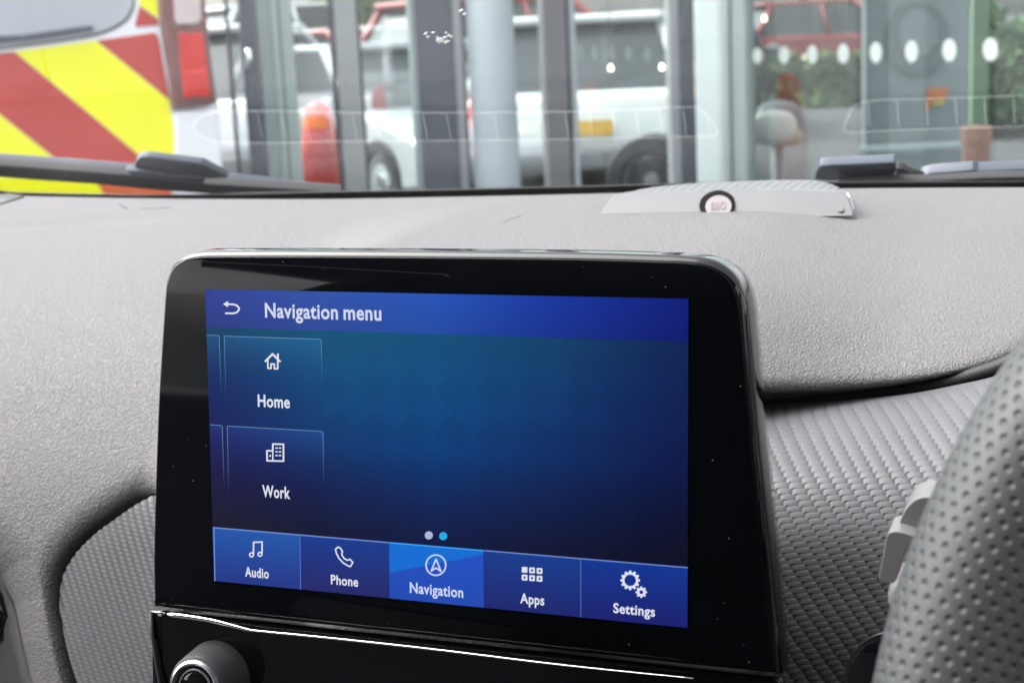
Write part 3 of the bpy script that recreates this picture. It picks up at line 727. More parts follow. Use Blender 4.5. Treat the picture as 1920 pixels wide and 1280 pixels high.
# ================================================================ CLIMATE FASCIA under the screen
fas = empty('control_fascia', D(870, 1250), 'gloss black control fascia with a thin chrome strip under the touchscreen', 'control panel')
fn = plane(SP0 - SN * .004, SN + np.array([0, 0, .22]))
fo = [(284, 1143.5), (600, 1178), (900, 1211), (1300, 1255), (1468, 1272), (1480, 1400), (1490, 1520), (300, 1520), (290, 1400)]
fpts = [D(*p, -.0055) for p in fo[:5]] + [D(*p, -.0015) for p in fo[5:]]
rows = []
for k in range(15):
    s = k / 14; row = []
    for j in range(60):
        u = j / 59; x = 284 + (1466 - 284) * u; ya = 1143.5 + (x - 284) * .1086
        y = ya + (1500 - ya) * s ** 1.3; xx = x + (6 if u < .02 else 0) * s + 18 * s * u
        dep = -.0040 + .002 * s
        row.append(D(xx, y, dep))
    rows.append(row)
grid('panel', np.array(rows), M['gloss'], fas, solid=.004)
tube('side_edge', [D(283, 1143, -.004), D(286, 1190, -.003), D(293, 1240, -.002), D(301, 1285, -.001), D(312, 1340, 0)], .0007, M['soft'], fas)
cs = [(285, 1146), (309, 1148.7)]
tube('chrome_strip', [D(a, b, .0008) for a, b in cs], .00045, M['chrome'], fas)
cs = smooth_px([(313.5, 1151), (355, 1156), (401, 1163.5), (440, 1173.5), (467, 1180.5), (484, 1182.5), (598, 1193.5), (762, 1211), (880, 1225), (1013, 1241.5), (1133, 1254.5), (1300, 1271)], 6)
rad = [float(np.interp(p[0], [313, 325, 420, 460, 490, 1000, 1140, 1300], [.0006, .0010, .0008, .0007, .00045, .00045, .0003, .0002])) for p in cs]
tube('chrome_strip', [D(p[0], p[1], .0008) for p in cs], rad, M['chrome'], fas)
kc = D(368, 1286, .012); ka = SN + np.array([0.04, 0, .10])
kn = empty('volume_knob', kc, 'black rotary volume knob with bright chrome rings at the lower left of the fascia', 'knob')
kb = lathe('knob_body', kc, ka, [(.0140, -.016), (.0132, -.012), (.0118, -.004), (.0112, -.001), (.0106, .0004), (.0098, .0008)], M['knob'], kn)
lathe('outer_ring', kc, ka, [(.0098, .0006), (.0096, .0014), (.0088, .0019), (.0080, .0014), (.0078, .0005)], M['ringm'], kn)
lathe('knob_face', kc, ka, [(.0078, .0004), (.0077, .0009), (.0066, .0010)], M['gloss'], kn)
lathe('inner_ring', kc, ka, [(.0066, .0008), (.0064, .0013), (.0059, .0013), (.0057, .0007)], M['ringm'], kn)
lathe('centre_cap', kc, ka, [(.0057, .0007), (.0050, .0011), (.0030, .0013), (.0005, .00135)], M['gloss'], kn)

# ================================================================ STEERING WHEEL
WC = np.array([.14980446, .30609051, -.16600464 + CZ]); WT = math.radians(25); WR, Wr = .178, .0165
wn = np.array([0, -math.cos(WT), math.sin(WT)]); wu = np.array([1.0, 0, 0]); wv = np.cross(wn, wu); wv = wv / np.linalg.norm(wv)
if wv[2] < 0: wv = -wv
def leather_mat():
    m, t, b = base('perforated_leather'); b.inputs['Roughness'].default_value = .52; b.inputs['Base Color'].default_value = (.050, .053, .054, 1)
    uv = N(t, 'ShaderNodeUVMap'); sp = .0041
    def latt(off):
        ad = N(t, 'ShaderNodeVectorMath', operation='MULTIPLY_ADD'); ad.inputs[1].default_value = (1 / (sp * 1.35), 1 / (sp * .95), 0); ad.inputs[2].default_value = (off, off, 0)
        t.links.new(uv.outputs[0], ad.inputs[0])
        fr = N(t, 'ShaderNodeVectorMath', operation='FRACTION'); t.links.new(ad.outputs[0], fr.inputs[0])
        su = N(t, 'ShaderNodeVectorMath', operation='SUBTRACT'); su.inputs[1].default_value = (.5, .5, 0); t.links.new(fr.outputs[0], su.inputs[0])
        ml = N(t, 'ShaderNodeVectorMath', operation='MULTIPLY'); ml.inputs[1].default_value = (1.35, .95, 0); t.links.new(su.outputs[0], ml.inputs[0])
        le = N(t, 'ShaderNodeVectorMath', operation='LENGTH'); t.links.new(ml.outputs[0], le.inputs[0]); return le.outputs['Value']
    mn = N(t, 'ShaderNodeMath', operation='MINIMUM'); t.links.new(latt(0.0), mn.inputs[0]); t.links.new(latt(.5), mn.inputs[1])
    mr = N(t, 'ShaderNodeMapRange'); mr.interpolation_type = 'SMOOTHSTEP'; mr.inputs[1].default_value = .06; mr.inputs[2].default_value = .26; mr.inputs[3].default_value = 0; mr.inputs[4].default_value = 1
    t.links.new(mn.outputs[0], mr.inputs[0])
    tc = N(t, 'ShaderNodeTexCoord'); nz = N(t, 'ShaderNodeTexNoise'); nz.inputs['Scale'].default_value = 900; nz.inputs['Detail'].default_value = 3; t.links.new(tc.outputs['Object'], nz.inputs['Vector'])
    ad = N(t, 'ShaderNodeMath', operation='MULTIPLY_ADD'); ad.inputs[1].default_value = .12; t.links.new(nz.outputs['Fac'], ad.inputs[0]); t.links.new(mr.outputs[0], ad.inputs[2])
    bp = N(t, 'ShaderNodeBump'); bp.inputs['Strength'].default_value = .8; bp.inputs['Distance'].default_value = .0006; t.links.new(ad.outputs[0], bp.inputs['Height']); t.links.new(bp.outputs[0], b.inputs['Normal'])
    hr = N(t, 'ShaderNodeMapRange'); hr.inputs[1].default_value = .09; hr.inputs[2].default_value = .13; t.links.new(mn.outputs[0], hr.inputs[0])
    mx = N(t, 'ShaderNodeMix', data_type='RGBA'); mx.inputs['A'].default_value = (.02, .02, .022, 1); mx.inputs['B'].default_value = (.050, .053, .054, 1)
    t.links.new(hr.outputs[0], mx.inputs['Factor']); t.links.new(mx.outputs['Result'], b.inputs['Base Color'])
    return m
M['leather'] = leather_mat()
whl = empty('steering_wheel', WC, 'grey perforated leather steering wheel rim in the lower right foreground', 'steering wheel')
nu, nv = 361, 49; th = np.linspace(0, 2 * math.pi, nu); phv = np.linspace(0, 2 * math.pi, nv)
rad_dir = np.cos(th)[:, None] * wu + np.sin(th)[:, None] * wv
G = WC + rad_dir[:, None] * (WR + Wr * np.cos(phv))[None, :, None] + wn[None, None] * (Wr * 1.06 * np.sin(phv))[None, :, None]
UV = np.stack(np.broadcast_arrays((th * WR)[:, None], (phv * Wr)[None]), -1)
grid('rim', G, M['leather'], whl, uv=UV, ref=np.broadcast_to((WC + rad_dir * WR)[:, None], G.shape))
lathe('hub', WC - wn * .035, wn, [(.062, -.03), (.066, 0), (.06, .018), (.03, .026), (.001, .028)], M['black'], whl)
for a in (math.radians(178), math.radians(2), math.radians(270)):
    dd = math.cos(a) * wu + math.sin(a) * wv; e = np.cross(wn, dd)
    prism('spoke', [WC + dd * .05 - e * .022 - wn * .03, WC + dd * .176 - e * .012 - wn * .004, WC + dd * .176 + e * .012 - wn * .004, WC + dd * .05 + e * .022 - wn * .03], wn * .012, M['black'], whl, bevel=.003)
# stalk behind the rim
stk = empty('indicator_stalk', P(1700, 1010, .40), 'pale grey indicator stalk end peeking out behind the steering wheel rim', 'stalk')
def sp_(pts, Y): return [P(a, b, Y) for a, b in pts]
prism('stalk_tip', sp_(smooth_px([(1686, 985), (1694, 962), (1706, 945), (1722, 934), (1745, 932), (1800, 940), (1800, 1010), (1712, 1003), (1700, 996)], 4, True), .405), (0, .016, 0), M['switch'], stk, bevel=.003, seg=3)
prism('stalk_switch', sp_(smooth_px([(1648, 1084), (1655, 1045), (1662, 1008), (1668, 998), (1684, 996), (1710, 1003), (1722, 1010), (1712, 1020), (1700, 1030), (1690, 1060), (1678, 1090), (1660, 1091)], 4, True), .398), (0, .014, 0), M['switch'], stk, bevel=.0016, seg=3)
prism('stalk_arm', sp_([(1665, 1098), (1700, 1075), (1820, 1050), (1830, 1160), (1690, 1170), (1660, 1140)], .41), (0, .018, 0), M['switch'], stk, bevel=.004, seg=3)
# start button low right
sb = empty('start_button', P(1690, 1290, .455), 'round gloss black button with a thin chrome rim beside the wheel at the lower right', 'button')
sc_ = P(1686, 1290, .452); sax = np.array([-.15, -1, .25])
lathe('button_face', sc_, sax, [(.0165, -.03), (.0165, 0), (.0160, .0012), (.010, .0022), (.0005, .0026)], M['gloss'], sb)
lathe('chrome_rim', sc_, sax, [(.0165, -.004), (.0176, -.003), (.0180, -.001), (.0174, .0004), (.0166, .0002)], M['chrome'], sb)

# ================================================================ WIPERS (outside the glass)
wp = plane(WS0 - ws.n * .030, ws.n)
def wiper(name, parts, label):
    o = empty(name, wp(*parts[0][1][0]), label, 'windscreen wiper', None)
    for (pn, poly, off, thick, m) in parts:
        prism(pn, [wp(a, b, off) for a, b in poly], -ws.n * thick, m, o, bevel=.0012)
    return o
wiper('windscreen_wiper', [
    ('arm', [(-80, 288), (0, 299), (130, 308), (255, 319), (300, 327), (380, 332), (480, 341), (600, 356), (560, 356), (400, 347), (260, 331), (130, 320), (0, 311), (-80, 301)], -.004, .006, M['wiper']),
    ('blade', [(-80, 303), (0, 312), (130, 321), (260, 332), (400, 348), (560, 357), (640, 362), (560, 366), (420, 366), (300, 358), (180, 346), (60, 338), (-80, 326)], .004, .008, M['rubber']),
    ('connector', [(250, 318), (255, 303), (262, 296.5), (282, 296), (379, 308), (400, 319), (428, 334), (395, 336), (330, 326), (282, 324)], .012, .006, M['wiper']),
    ('clip', [(234, 322), (282, 324), (320, 331), (384, 336), (382, 345), (362, 347), (290, 337), (250, 331)], .016, .006, M['wiper'])],
    'dark grey wiper with a boxy connector lying across the chevrons of the van')
wiper('windscreen_wiper', [
    ('arm', [(1527, 338), (1530, 322), (1538, 312.5), (1560, 311), (1678, 306), (1681, 322), (1672, 334), (1660, 332), (1640, 336), (1560, 340)], .010, .007, M['wiper']),
    ('hook', [(1679, 335), (1680, 318), (1694, 319), (1712, 330), (1740, 338), (1730, 344), (1690, 342)], .004, .006, M['rubber']),
    ('blade', [(1722, 340), (1726, 332), (1745, 327), (1825, 321), (1832, 323), (1920, 319), (2040, 312), (2040, 330), (1920, 337), (1800, 343)], .002, .008, M['wiper']),
    ('rubber_edge', [(1570, 345), (1660, 341), (1740, 342), (1840, 336), (1920, 334), (2040, 328), (2040, 342), (1900, 346), (1700, 349)], .016, .006, M['rubber'])],
    'dark grey wiper with a hooked arm at the right behind the dashboard speaker')
cow = box('scuttle_panel', (-1.0, 1.06, WS0[2] - .085), (1.6, 0, 0), (0, .30, -.03), (0, 0, .03), M['rubber']); tag(cow, 'black scuttle panel outside below the windscreen', 'panel')

# ================================================================ CABIN around the camera (roof, doors, seats)
shellc = empty('car_cabin', (-.2, -.4, CZ), 'car cabin shell with pale headliner behind and above the dashboard', 'car cabin')
cbox('headliner', (-.2, -.60, CZ + .345), (1.44, 1.44, .03), M['headliner'], shellc, bevel=.01)
for sx in (-1, 1):
    x = -.2 + sx * .80
    prism('door_panel', [(x, 1.0, CZ - .85), (x, 1.0, CZ - .19), (x, -1.3, CZ - .12), (x, -1.3, CZ - .85)], (sx * .05, 0, 0), M['dash_s'], shellc, bevel=.01)
    tube('windscreen_pillar', [(-.2 + sx * .82, 1.06, CZ - .12), (-.2 + sx * .74, .62, CZ + .13), (-.2 + sx * .71, .30, CZ + .33)], .035, M['headliner'], shellc, n=12)
    prism('middle_pillar', [(x, -.30, CZ - .1), (x, -.42, CZ - .1), (x - sx * .07, -.42, CZ + .34), (x - sx * .07, -.32, CZ + .34)], (sx * .04, 0, 0), M['headliner'], shellc, bevel=.01)
for sx in (-1, 1):
    x = -.2 + sx * .80
    prism('added_rear_blocker', [(x, -.40, CZ - .14), (x, -1.3, CZ - .14), (x - sx * .07, -1.3, CZ + .34), (x - sx * .07, -.40, CZ + .34)], (sx * .03, 0, 0), M['cabin'], shellc, bevel=.01)  # unseen, added to block window light from the bezel reflections
cbox('rear_bulkhead', (-.2, -1.33, CZ - .25), (1.62, .05, 1.25), M['cabin'], shellc)
cbox('floor_pan', (-.2, -.2, CZ - .88), (1.62, 2.3, .04), M['cabin'], shellc)
def seat(x, y):
    b_ = prism('seat', [(x - .24, y, CZ - .5), (x + .24, y, CZ - .5), (x + .20, y - .20, CZ + .05), (x - .20, y - .20, CZ + .05)], (0, -.12, -.03), M['seat'], shellc, bevel=.05)
    cbox('seat_base', (x, y + .25, CZ - .55), (.50, .50, .16), M['seat'], b_, bevel=.05)
    cbox('headrest', (x, y - .24, CZ + .16), (.26, .10, .17), M['seat'], b_, bevel=.04)
seat(-.57, -.12)

# ================================================================ VAN (rear in view, ahead on the left)
def hdir(px): d = ray(px, hor(px)).copy(); d[2] = 0; return d / np.linalg.norm(d)
vf = hdir(150); vright = np.array([vf[1], -vf[0], 0])
vp = plane(at(360, hor(360), 4.2), -vf)
van = empty('emergency_van', vp(0, 300) * np.array([1, 1, 0]), 'white van with red and yellow chevrons on its rear doors parked ahead on the left', 'van')
body_px = [(416, 700), (418, 330), (413, 200), (401, 150), (386, 0), (380, -90), (365, -190), (330, -240), (-560, -215), (-700, -150), (-760, 200), (-760, 690)]
prism('body', [vp(a, b) for a, b in body_px], vf * 4.6, M['van_w'], van, bevel=.05, seg=3)
def stick(name, poly, m, off=.004, th=.003, bev=0): return prism(name, [vp(a, b, off) for a, b in poly], vf * th, m, van, bevel=bev)
dm = stick('rear_door', [(-300, -210), (291, -210), (296, -30), (303, 60), (326, 200), (333, 335), (-300, 330)], M['van_w'], .010, .008, .006)
stick('yellow_chevron', [(28, 97), (180, 77), (318, 189), (325, 240), (329, 306), (279, 306)], M['chev_y'], .0125)
stick('yellow_chevron', [(-120, 120), (0, 216), (113, 306), (-120, 306)], M['chev_y'], .0125)
stick('yellow_chevron', [(259, -40), (292, -40), (295, 0), (297, 35), (262, 10)], M['chev_y'], .0125)
stick('red_chevron', [(181.5, 76.5), (286, 62), (293, 64), (298, 74), (304, 110), (317.5, 187)], M['chev_r'], .0125)
stick('red_chevron', [(-140, 116), (0, 100), (26.5, 97.5), (277, 306), (115, 306), (0, 214), (-120, 118)], M['chev_r'], .0125)
stick('red_chevron', [(262, 12), (297, 38), (297, 48), (254, 51), (254, 44)], M['chev_r'], .0125)
rw = smooth_px([(-300, 128), (0, 90), (120, 74), (185, 61), (225, 43), (243, 22), (249, -10), (248, -120), (100, -140), (-300, -120)], 6, True)
stick('window_seal', [(p[0] + (4 if p[0] > 150 else 0), p[1] + 4) for p in rw], M['seal'], .0128)
stick('rear_window', rw, M['vglass'], .0150)
stick('rear_wiper', [(-40, 70), (0, 67), (40, 66), (172, 48), (175, 50), (175, 57), (60, 74), (0, 81), (-40, 86)], M['wiper'], .035, .015, .003)
# tail lamp
lampo = stick('tail_lamp', [(296, -60), (382, -60), (385, 0), (396, 110), (407, 188), (404, 197), (322, 206), (312, 110), (300, 20)], M['lamp_d'], .035, .04, .012)
def sub(name, poly, m, off): return prism(name, [vp(a, b, off) for a, b in poly], vf * .01, m, lampo, bevel=.004)
sub('red_lens', [(334, 62), (381, 62), (388, 118), (396, 178), (391, 183), (345, 184), (339, 120)], M['lamp_r'], .040)
sub('brake_lens', [(344, 133), (389, 132), (395, 177), (391, 182), (347, 183)], M['lamp_r'], .046)
sub('clear_lens', [(322, -60), (373, -60), (378, 32), (373, 45), (333, 47), (328, 36)], M['lamp_c'], .040)
bmp = stick('bumper', [(-760, 350), (0, 331), (300, 322), (327, 300), (326, 212), (411, 204), (418, 330), (420, 520), (-760, 540)], M['van_w'], .022, .02, .015)
stick('yellow_chevron', [(-60, 330), (100, 336), (180, 342), (200, 372), (220, 420), (-60, 420)], M['chev_y'], .0300)
stick('red_chevron', [(181, 342), (320, 346), (330, 420), (222, 420), (201, 372)], M['chev_o'], .0300)
for sgn in (0, 1):
    wc = vp(330 - sgn * 1000, 560) + vf * .6; wc[2] = .34
    lathe('wheel', wc, vright, [(.33, -.11), (.34, -.09), (.34, .09), (.33, .11), (.2, .11), (.18, .08), (.01, .08)], M['rubber'], van)

# ================================================================ SHOWROOM GLAZING: two glass walls meeting at a pale corner post
aA = hdir(-23); nA = np.array([aA[1], -aA[0], 0])
FA0 = at(1640, hor(1640), 5.5)
if (FA0 - CAM) @ nA < 0: nA = -nA
fA = plane(FA0, nA)
cornerp = fA(1350, 100); cornerp[2] = 0
aB = nA.copy(); aB = aB if aB[0] > 0 else -aB                     # wall B runs perpendicular to wall A
nB = aA.copy()
fB = plane(cornerp, nB)
HT = 3.4
def post(fn, a, b, m, dep, label, name='glazing_post', cat='post', off=0.0, parts=()):
    p = fn(a, 170, off); q_ = fn(b, 170, off); p[2] = 0; q_[2] = 0; nn = fn.n if (p - CAM) @ fn.n > 0 else -fn.n
    o = empty(name, (p + q_) / 2, label, cat)
    box('post', p, q_ - p, nn * dep, (0, 0, HT), m, o, bevel=.006)
    for (pn, c, d, mm, o2) in parts:
        p2 = fn(c, 170, off - o2) if (CAM - p) @ fn.n < 0 else fn(c, 170, off + o2); q2 = fn(d, 170, off - o2) if (CAM - p) @ fn.n < 0 else fn(d, 170, off + o2); p2[2] = .001; q2[2] = .001
        box(pn, p2, q2 - p2, nn * .02, (0, 0, HT - .01), mm, o)
    return o
post(fA, 1303, 1397, M['alu_pale'], .05, 'wide pale teal corner post behind the dashboard speaker', parts=[('joint_line', 1368, 1371, M['seal'], .004)])
def solidB(a, b, m, dep, label, **k): return post(fB, a, b, m, dep, label, **k)
solidB(1275, 1304, M['alu_dark'], .06, 'narrow slate strip along the left edge of the pale corner post')
solidB(1258, 1275.5, M['alu_grey'], .05, 'slim grey frame strip left of the slate strip by the corner post')
solidB(1072, 1084, M['alu_white'], .05, 'thin pale upright just right of the warm grey post')
solidB(1025, 1069, M['alu_brown'], .08, 'warm grey post in the middle of the glazing', parts=[('edge_seal', 1066, 1069.5, M['seal'], .005)])
solidB(856, 877, M['alu_grey'], .05, 'grey frame strip between the dark slate post and the round column', parts=[('edge_seal', 872, 876, M['seal'], .005)])
solidB(786, 857, M['alu_dark'], .10, 'broad dark slate post left of the round pale column')
solidB(776, 786.5, M['alu_pale'], .05, 'thin pale strip along the left edge of the dark slate post')
solidB(679, 683, M['seal'], .03, 'thin dark glazing bar in the middle of the left panes', name='glazing_bar')
solidB(627, 634, M['seal'], .03, 'thin dark glazing bar at the left of the grey panel', name='glazing_bar')
solidB(636, 678, M['alu_grey'], .03, 'pale grey upright panel left of the thin dark bar', name='upright_panel', cat='panel', off=.0)
solidB(518, 558, M['alu_green'], .10, 'grey green post near the van', parts=[('joint_line', 532, 534, M['seal'], .004)])
solidB(492, 518, M['alu_pale'], .10, 'pale teal post to the left of the grey green post')
dp_ = solidB(462, 488, M['alu_dark'], .06, 'dark slate door edge post beside the van')
hp = fB(467, 120, -.02 if (fB.n @ (CAM - cornerp)) < 0 else .02); tube('door_handle', [fB(466, 92, -.03), fB(466, 130, -.03)], .014, M['chrome'], dp_)
solidB(434, 441, M['seal'], .03, 'thin dark bar nearest the tail lamp of the van', name='glazing_bar')
col_c = fB(925, 170, -.06); col_c[2] = 0
if (col_c - CAM) @ fB.n > (cornerp - CAM) @ fB.n: col_c = fB(925, 170, .06); col_c[2] = 0
cr = np.linalg.norm(fB(966, 170) - fB(884, 170)) / 2
column = lathe('round_column', col_c, (0, 0, 1), [(cr * 1.1, 0), (cr * 1.1, .06), (cr, .08), (cr, HT)], M['alu_white']); tag(column, 'round pale blue grey column in front of the glazing', 'column')
def pane(fn, a, b, label, off=.03):
    nn = fn.n if (fn.p0 - CAM) @ fn.n > 0 else -fn.n; s = 1 if (nn @ fn.n) > 0 else -1
    p = fn(a, 170, off * s); q_ = fn(b, 170, off * s); p[2] = .05; q_[2] = .05
    o = mesh('glass_pane', [p, q_, q_ + np.array([0, 0, HT - .1]), p + np.array([0, 0, HT - .1])], [(0, 1, 2, 3)], M['pane'])
    return tag(o, label, 'glass pane')
pane(fB, 441, 462, 'narrow glass pane between two dark bars beside the van')
pane(fB, 558, 627, 'glass pane right of the grey green post with a red shape behind it')
pane(fB, 683, 776, 'glass pane left of the dark slate post with foliage behind it')
pane(fB, 877, 1025, 'glass pane between the round column and the warm grey post')
pane(fB, 1084, 1258, 'large glass pane in front of the white car and its yellow number plate')
gpA = pane(fA, 1397, 2250, 'big right hand glass pane with a row of frosted dots', .02)
gpA.data.materials[0] = glass_mat('dimmed_shop_glass', (.66, .75, .73), gain=1.6)  # darker tint stands in for the dim interior behind this pane
# frosted manifestation dots on wall A
for i, (cx, cy, rx, ry) in enumerate(((1420, 105, 8.5, 15), (1470, 104, 9.5, 16.5), (1523, 102.5, 10, 17.5), (1581, 101, 10.5, 18.5), (1642, 99, 11, 19.5), (1709, 97, 12, 20.5), (1780, 94.5, 12.8, 21), (1857, 93, 14, 21.5), (1940, 91, 15, 22.5))):
    off = -.002 if (CAM - FA0) @ nA < 0 else .002
    pts = [fA(cx + rx * math.cos(t), cy + ry * math.sin(t), .016) for t in [2 * math.pi * k / 28 for k in range(28)]]
    o = prism('frosted_dot', pts, nA * .001, M['dot'], gpA)
# header beam over both walls
c0 = fB(425, 170); c0[2] = HT
e1 = fA(2250, 170); e1[2] = HT
box('header_beam', c0, cornerp + np.array([0, 0, HT]) - c0, nB * .2, (0, 0, .4), M['alu_grey']).name = 'header_beam'
tag(bpy.data.objects['header_beam'], 'grey header beam across the top of the left glazing', 'beam')
hb = box('header_beam', cornerp + np.array([0, 0, HT]), e1 - (cornerp + np.array([0, 0, HT])), nA * .2, (0, 0, .4), M['alu_grey']); tag(hb, 'grey header beam across the top of the right hand pane', 'beam')

# ================================================================ CARS behind the glazing, standing in for cars reflected in it
def car(cx, cy, heading, paint, label, Lc=4.1, W=1.76, H=1.46, rear_detail=True, group='stand-ins beyond the glazing for reflected cars'):
    fx = np.array([math.sin(heading), math.cos(heading), 0]); rx = np.array([fx[1], -fx[0], 0]); o0 = np.array([cx, cy, 0])
    def L3(x, y, z): return o0 + rx * x + fx * y + np.array([0, 0, z])
    o = empty('parked_car', o0, label, 'car', group)
    belt = H * .62
    side = [(-.48, .35), (-.49, .55), (-.47, .80), (-.455, belt), (-.30, belt + .03), (.16, belt), (.30, belt - .03), (.44, belt - .17), (.485, belt - .30), (.49, .42), (.47, .28), (.38, .24), (-.40, .26)]
    prism('body', [L3(-W / 2, a * Lc, z) for a, z in side], rx * W, paint, o, bevel=.10, seg=4)
    V = []; b1 = (-.455, .20, W * .47); t1 = (-.36, .02, W * .37)
    for (y0, y1, hw, z) in ((b1[0], b1[1], b1[2], belt - .03), (t1[0], t1[1], t1[2], H - .05)):
        V += [L3(-hw, y0 * Lc, z), L3(hw, y0 * Lc, z), L3(hw, y1 * Lc, z), L3(-hw, y1 * Lc, z)]
    Fq = [(0, 1, 5, 4), (1, 2, 6, 5), (2, 3, 7, 6), (3, 0, 4, 7), (4, 5, 6, 7)]
    mesh('windows', V, Fq, M['cglass'], o, bevel=.05)
    Vr = [L3(-t1[2] - .03, t1[0] * Lc - .12, H - .075), L3(t1[2] + .03, t1[0] * Lc - .12, H - .075), L3(t1[2] + .03, t1[1] * Lc + .06, H - .075), L3(-t1[2] - .03, t1[1] * Lc + .06, H - .075)]
    prism('roof', Vr, (0, 0, .075), paint, o, bevel=.035, seg=3)
    for i in range(4): tube('pillar', [V[i], V[4 + i]], .055, paint, o, n=8)
    for s in (-1, 1):
        tube('pillar', [L3(s * W * .475, -.12 * Lc, belt), L3(s * W * .375, -.14 * Lc, H - .06)], .035, paint, o, n=8)
        prism('tail_light', [L3(s * W * .475, -.476 * Lc, belt - .20), L3(s * W * .40, -.488 * Lc, belt - .18), L3(s * W * .41, -.484 * Lc, belt - .02), L3(s * W * .455, -.470 * Lc, belt + .03)], -fx * .03, M['lamp_r'], o, bevel=.01)
        prism('headlight', [L3(s * W * .46, .462 * Lc, belt - .30), L3(s * W * .26, .486 * Lc, belt - .34), L3(s * W * .26, .478 * Lc, belt - .20), L3(s * W * .44, .440 * Lc, belt - .14)], fx * .03, M['lamp_c'], o, bevel=.01)
        mp = L3(s * (W / 2 + .09), .17 * Lc, belt + .03); lathe('door_mirror', mp, fx, [(.02, -.06), (.08, -.04), (.10, 0), (.09, .05)], paint, o, n=16, squash=.7)
        for yy in (-.32, .32):
            wc = L3(s * (W / 2 - .08), yy * Lc, .31); wo = lathe('wheel', wc, rx * s, [(.30, -.10), (.31, -.08), (.31, .08), (.295, .10), (.21, .10), (.20, .07), (.02, .07)], M['rubber'], o, n=28)
            rm = lathe('wheel_rim', wc, rx * s, [(.20, .06), (.19, .085), (.06, .075), (.05, .10), (.01, .10)], M['satin'], wo, n=20)
    mesh('number_plate', [L3(-.26, -.496 * Lc, .56), L3(.26, -.496 * Lc, .56), L3(.26, -.496 * Lc, .67), L3(-.26, -.496 * Lc, .67)], [(0, 1, 2, 3)], M['plate'], o, solid=.01)
    prism('bumper', [L3(-W / 2 + .02, -.492 * Lc, .30), L3(W / 2 - .02, -.492 * Lc, .30), L3(W / 2 - .04, -.492 * Lc, .46), L3(-W / 2 + .04, -.492 * Lc, .46)], fx * .2, M['greycar'], o, bevel=.03)
    return o
def head_of(px): d = hdir(px); return math.atan2(d[0], d[1])
def gpos(px, dep): p = at(px, hor(px), dep); return p[0], p[1]
c = gpos(1100, 13.0); car(*c, head_of(1100) + .05, M['white'], 'white hatchback with a yellow number plate standing in for a reflection in the large middle pane', Lc=4.0, W=1.72, H=1.44)
c = gpos(1292, 18.5); car(*c, head_of(1292) + .1, M['greycar'], 'dark grey car beside the white hatchback behind the corner post', H=1.5)
c = gpos(735, 12.5); car(*c, head_of(735) + math.pi - .5, M['silver'], 'silver car facing the pane left of the dark slate post', H=1.3)
c = gpos(640, 17.0); car(*c, head_of(640) + 1.9, M['red'], 'red car far behind the thin left bars', H=1.45)
c = gpos(590, 24.0); car(*c, head_of(590) + 1.2, M['white'], 'white car farthest back above the red car roof', H=1.9)
_tw = at(1226, 303, 10.2); _tw[2] = .31  # single wheel added in place of a whole dark car
tyre = empty('stand_in_wheel', (_tw[0], _tw[1], 0), 'dark wheel standing in for a dark car low behind the large middle pane', 'wheel')
_td = hdir(1226) * -1; _td = _td + np.array([-.25, 0, 0])
lathe('tyre', _tw, _td, [(.20, -.09), (.30, -.10), (.315, -.08), (.315, .08), (.30, .10), (.215, .10), (.20, .06)], M['rubber'], tyre, n=40)
_rim = lathe('rim', _tw, _td, [(.205, -.08), (.205, .05), (.195, .08), (.17, .05), (.06, .06), (.05, .085), (.01, .085)], M['greycar'], tyre, n=40)
def mirrored(px, dep, rel, *a, **k):              # a car standing to our right whose reflection shows in the left glazing
    p = at(px, hor(px), dep); n_ = fB.n; r = p - 2 * ((p - cornerp) @ n_) * n_; h = hdir(px); h = np.array([math.sin(math.atan2(h[0], h[1]) + rel), math.cos(math.atan2(h[0], h[1]) + rel), 0]); h = h - 2 * (h @ n_) * n_
    return car(r[0], r[1], math.atan2(h[0], h[1]), *a, group='cars parked to the right of the glazing', **k)
mirrored(960, 14.5, 2.7, M['white'], 'white car whose reflection shows beside the round pale column', H=1.5)
mirrored(1180, 13.0, .5, M['greycar'], 'dark car whose reflection shows left of the pale corner post', H=1.5)
mirrored(720, 15.5, .4, M['silver'], 'silver car whose reflection shows left of the dark slate post', H=1.45)
c = gpos(1570, 28.0); car(*c, head_of(1560) + 1.2, M['red'], 'red car behind the hedge in the right hand pane', H=1.62)
c = gpos(990, 17.0); car(*c, head_of(990) + .9, M['red'], 'red car behind the roof of the white hatchback', H=1.7)
c = gpos(430, 14.0); car(*c, head_of(430) + .3, M['silver'], 'silver car glimpsed between the van and the dark door post', H=1.5)
# red totem behind the left pane
tb = at(595, 200, 8.2); tb[2] = 0
rt = lathe('red_bollard', tb, (0, 0, 1), [(.13, 0), (.13, .55), (.11, .75), (.07, .98), (.03, 1.02)], M['redplastic']); tag(rt, 'red tapered bollard behind the pane right of the grey green post', 'bollard')

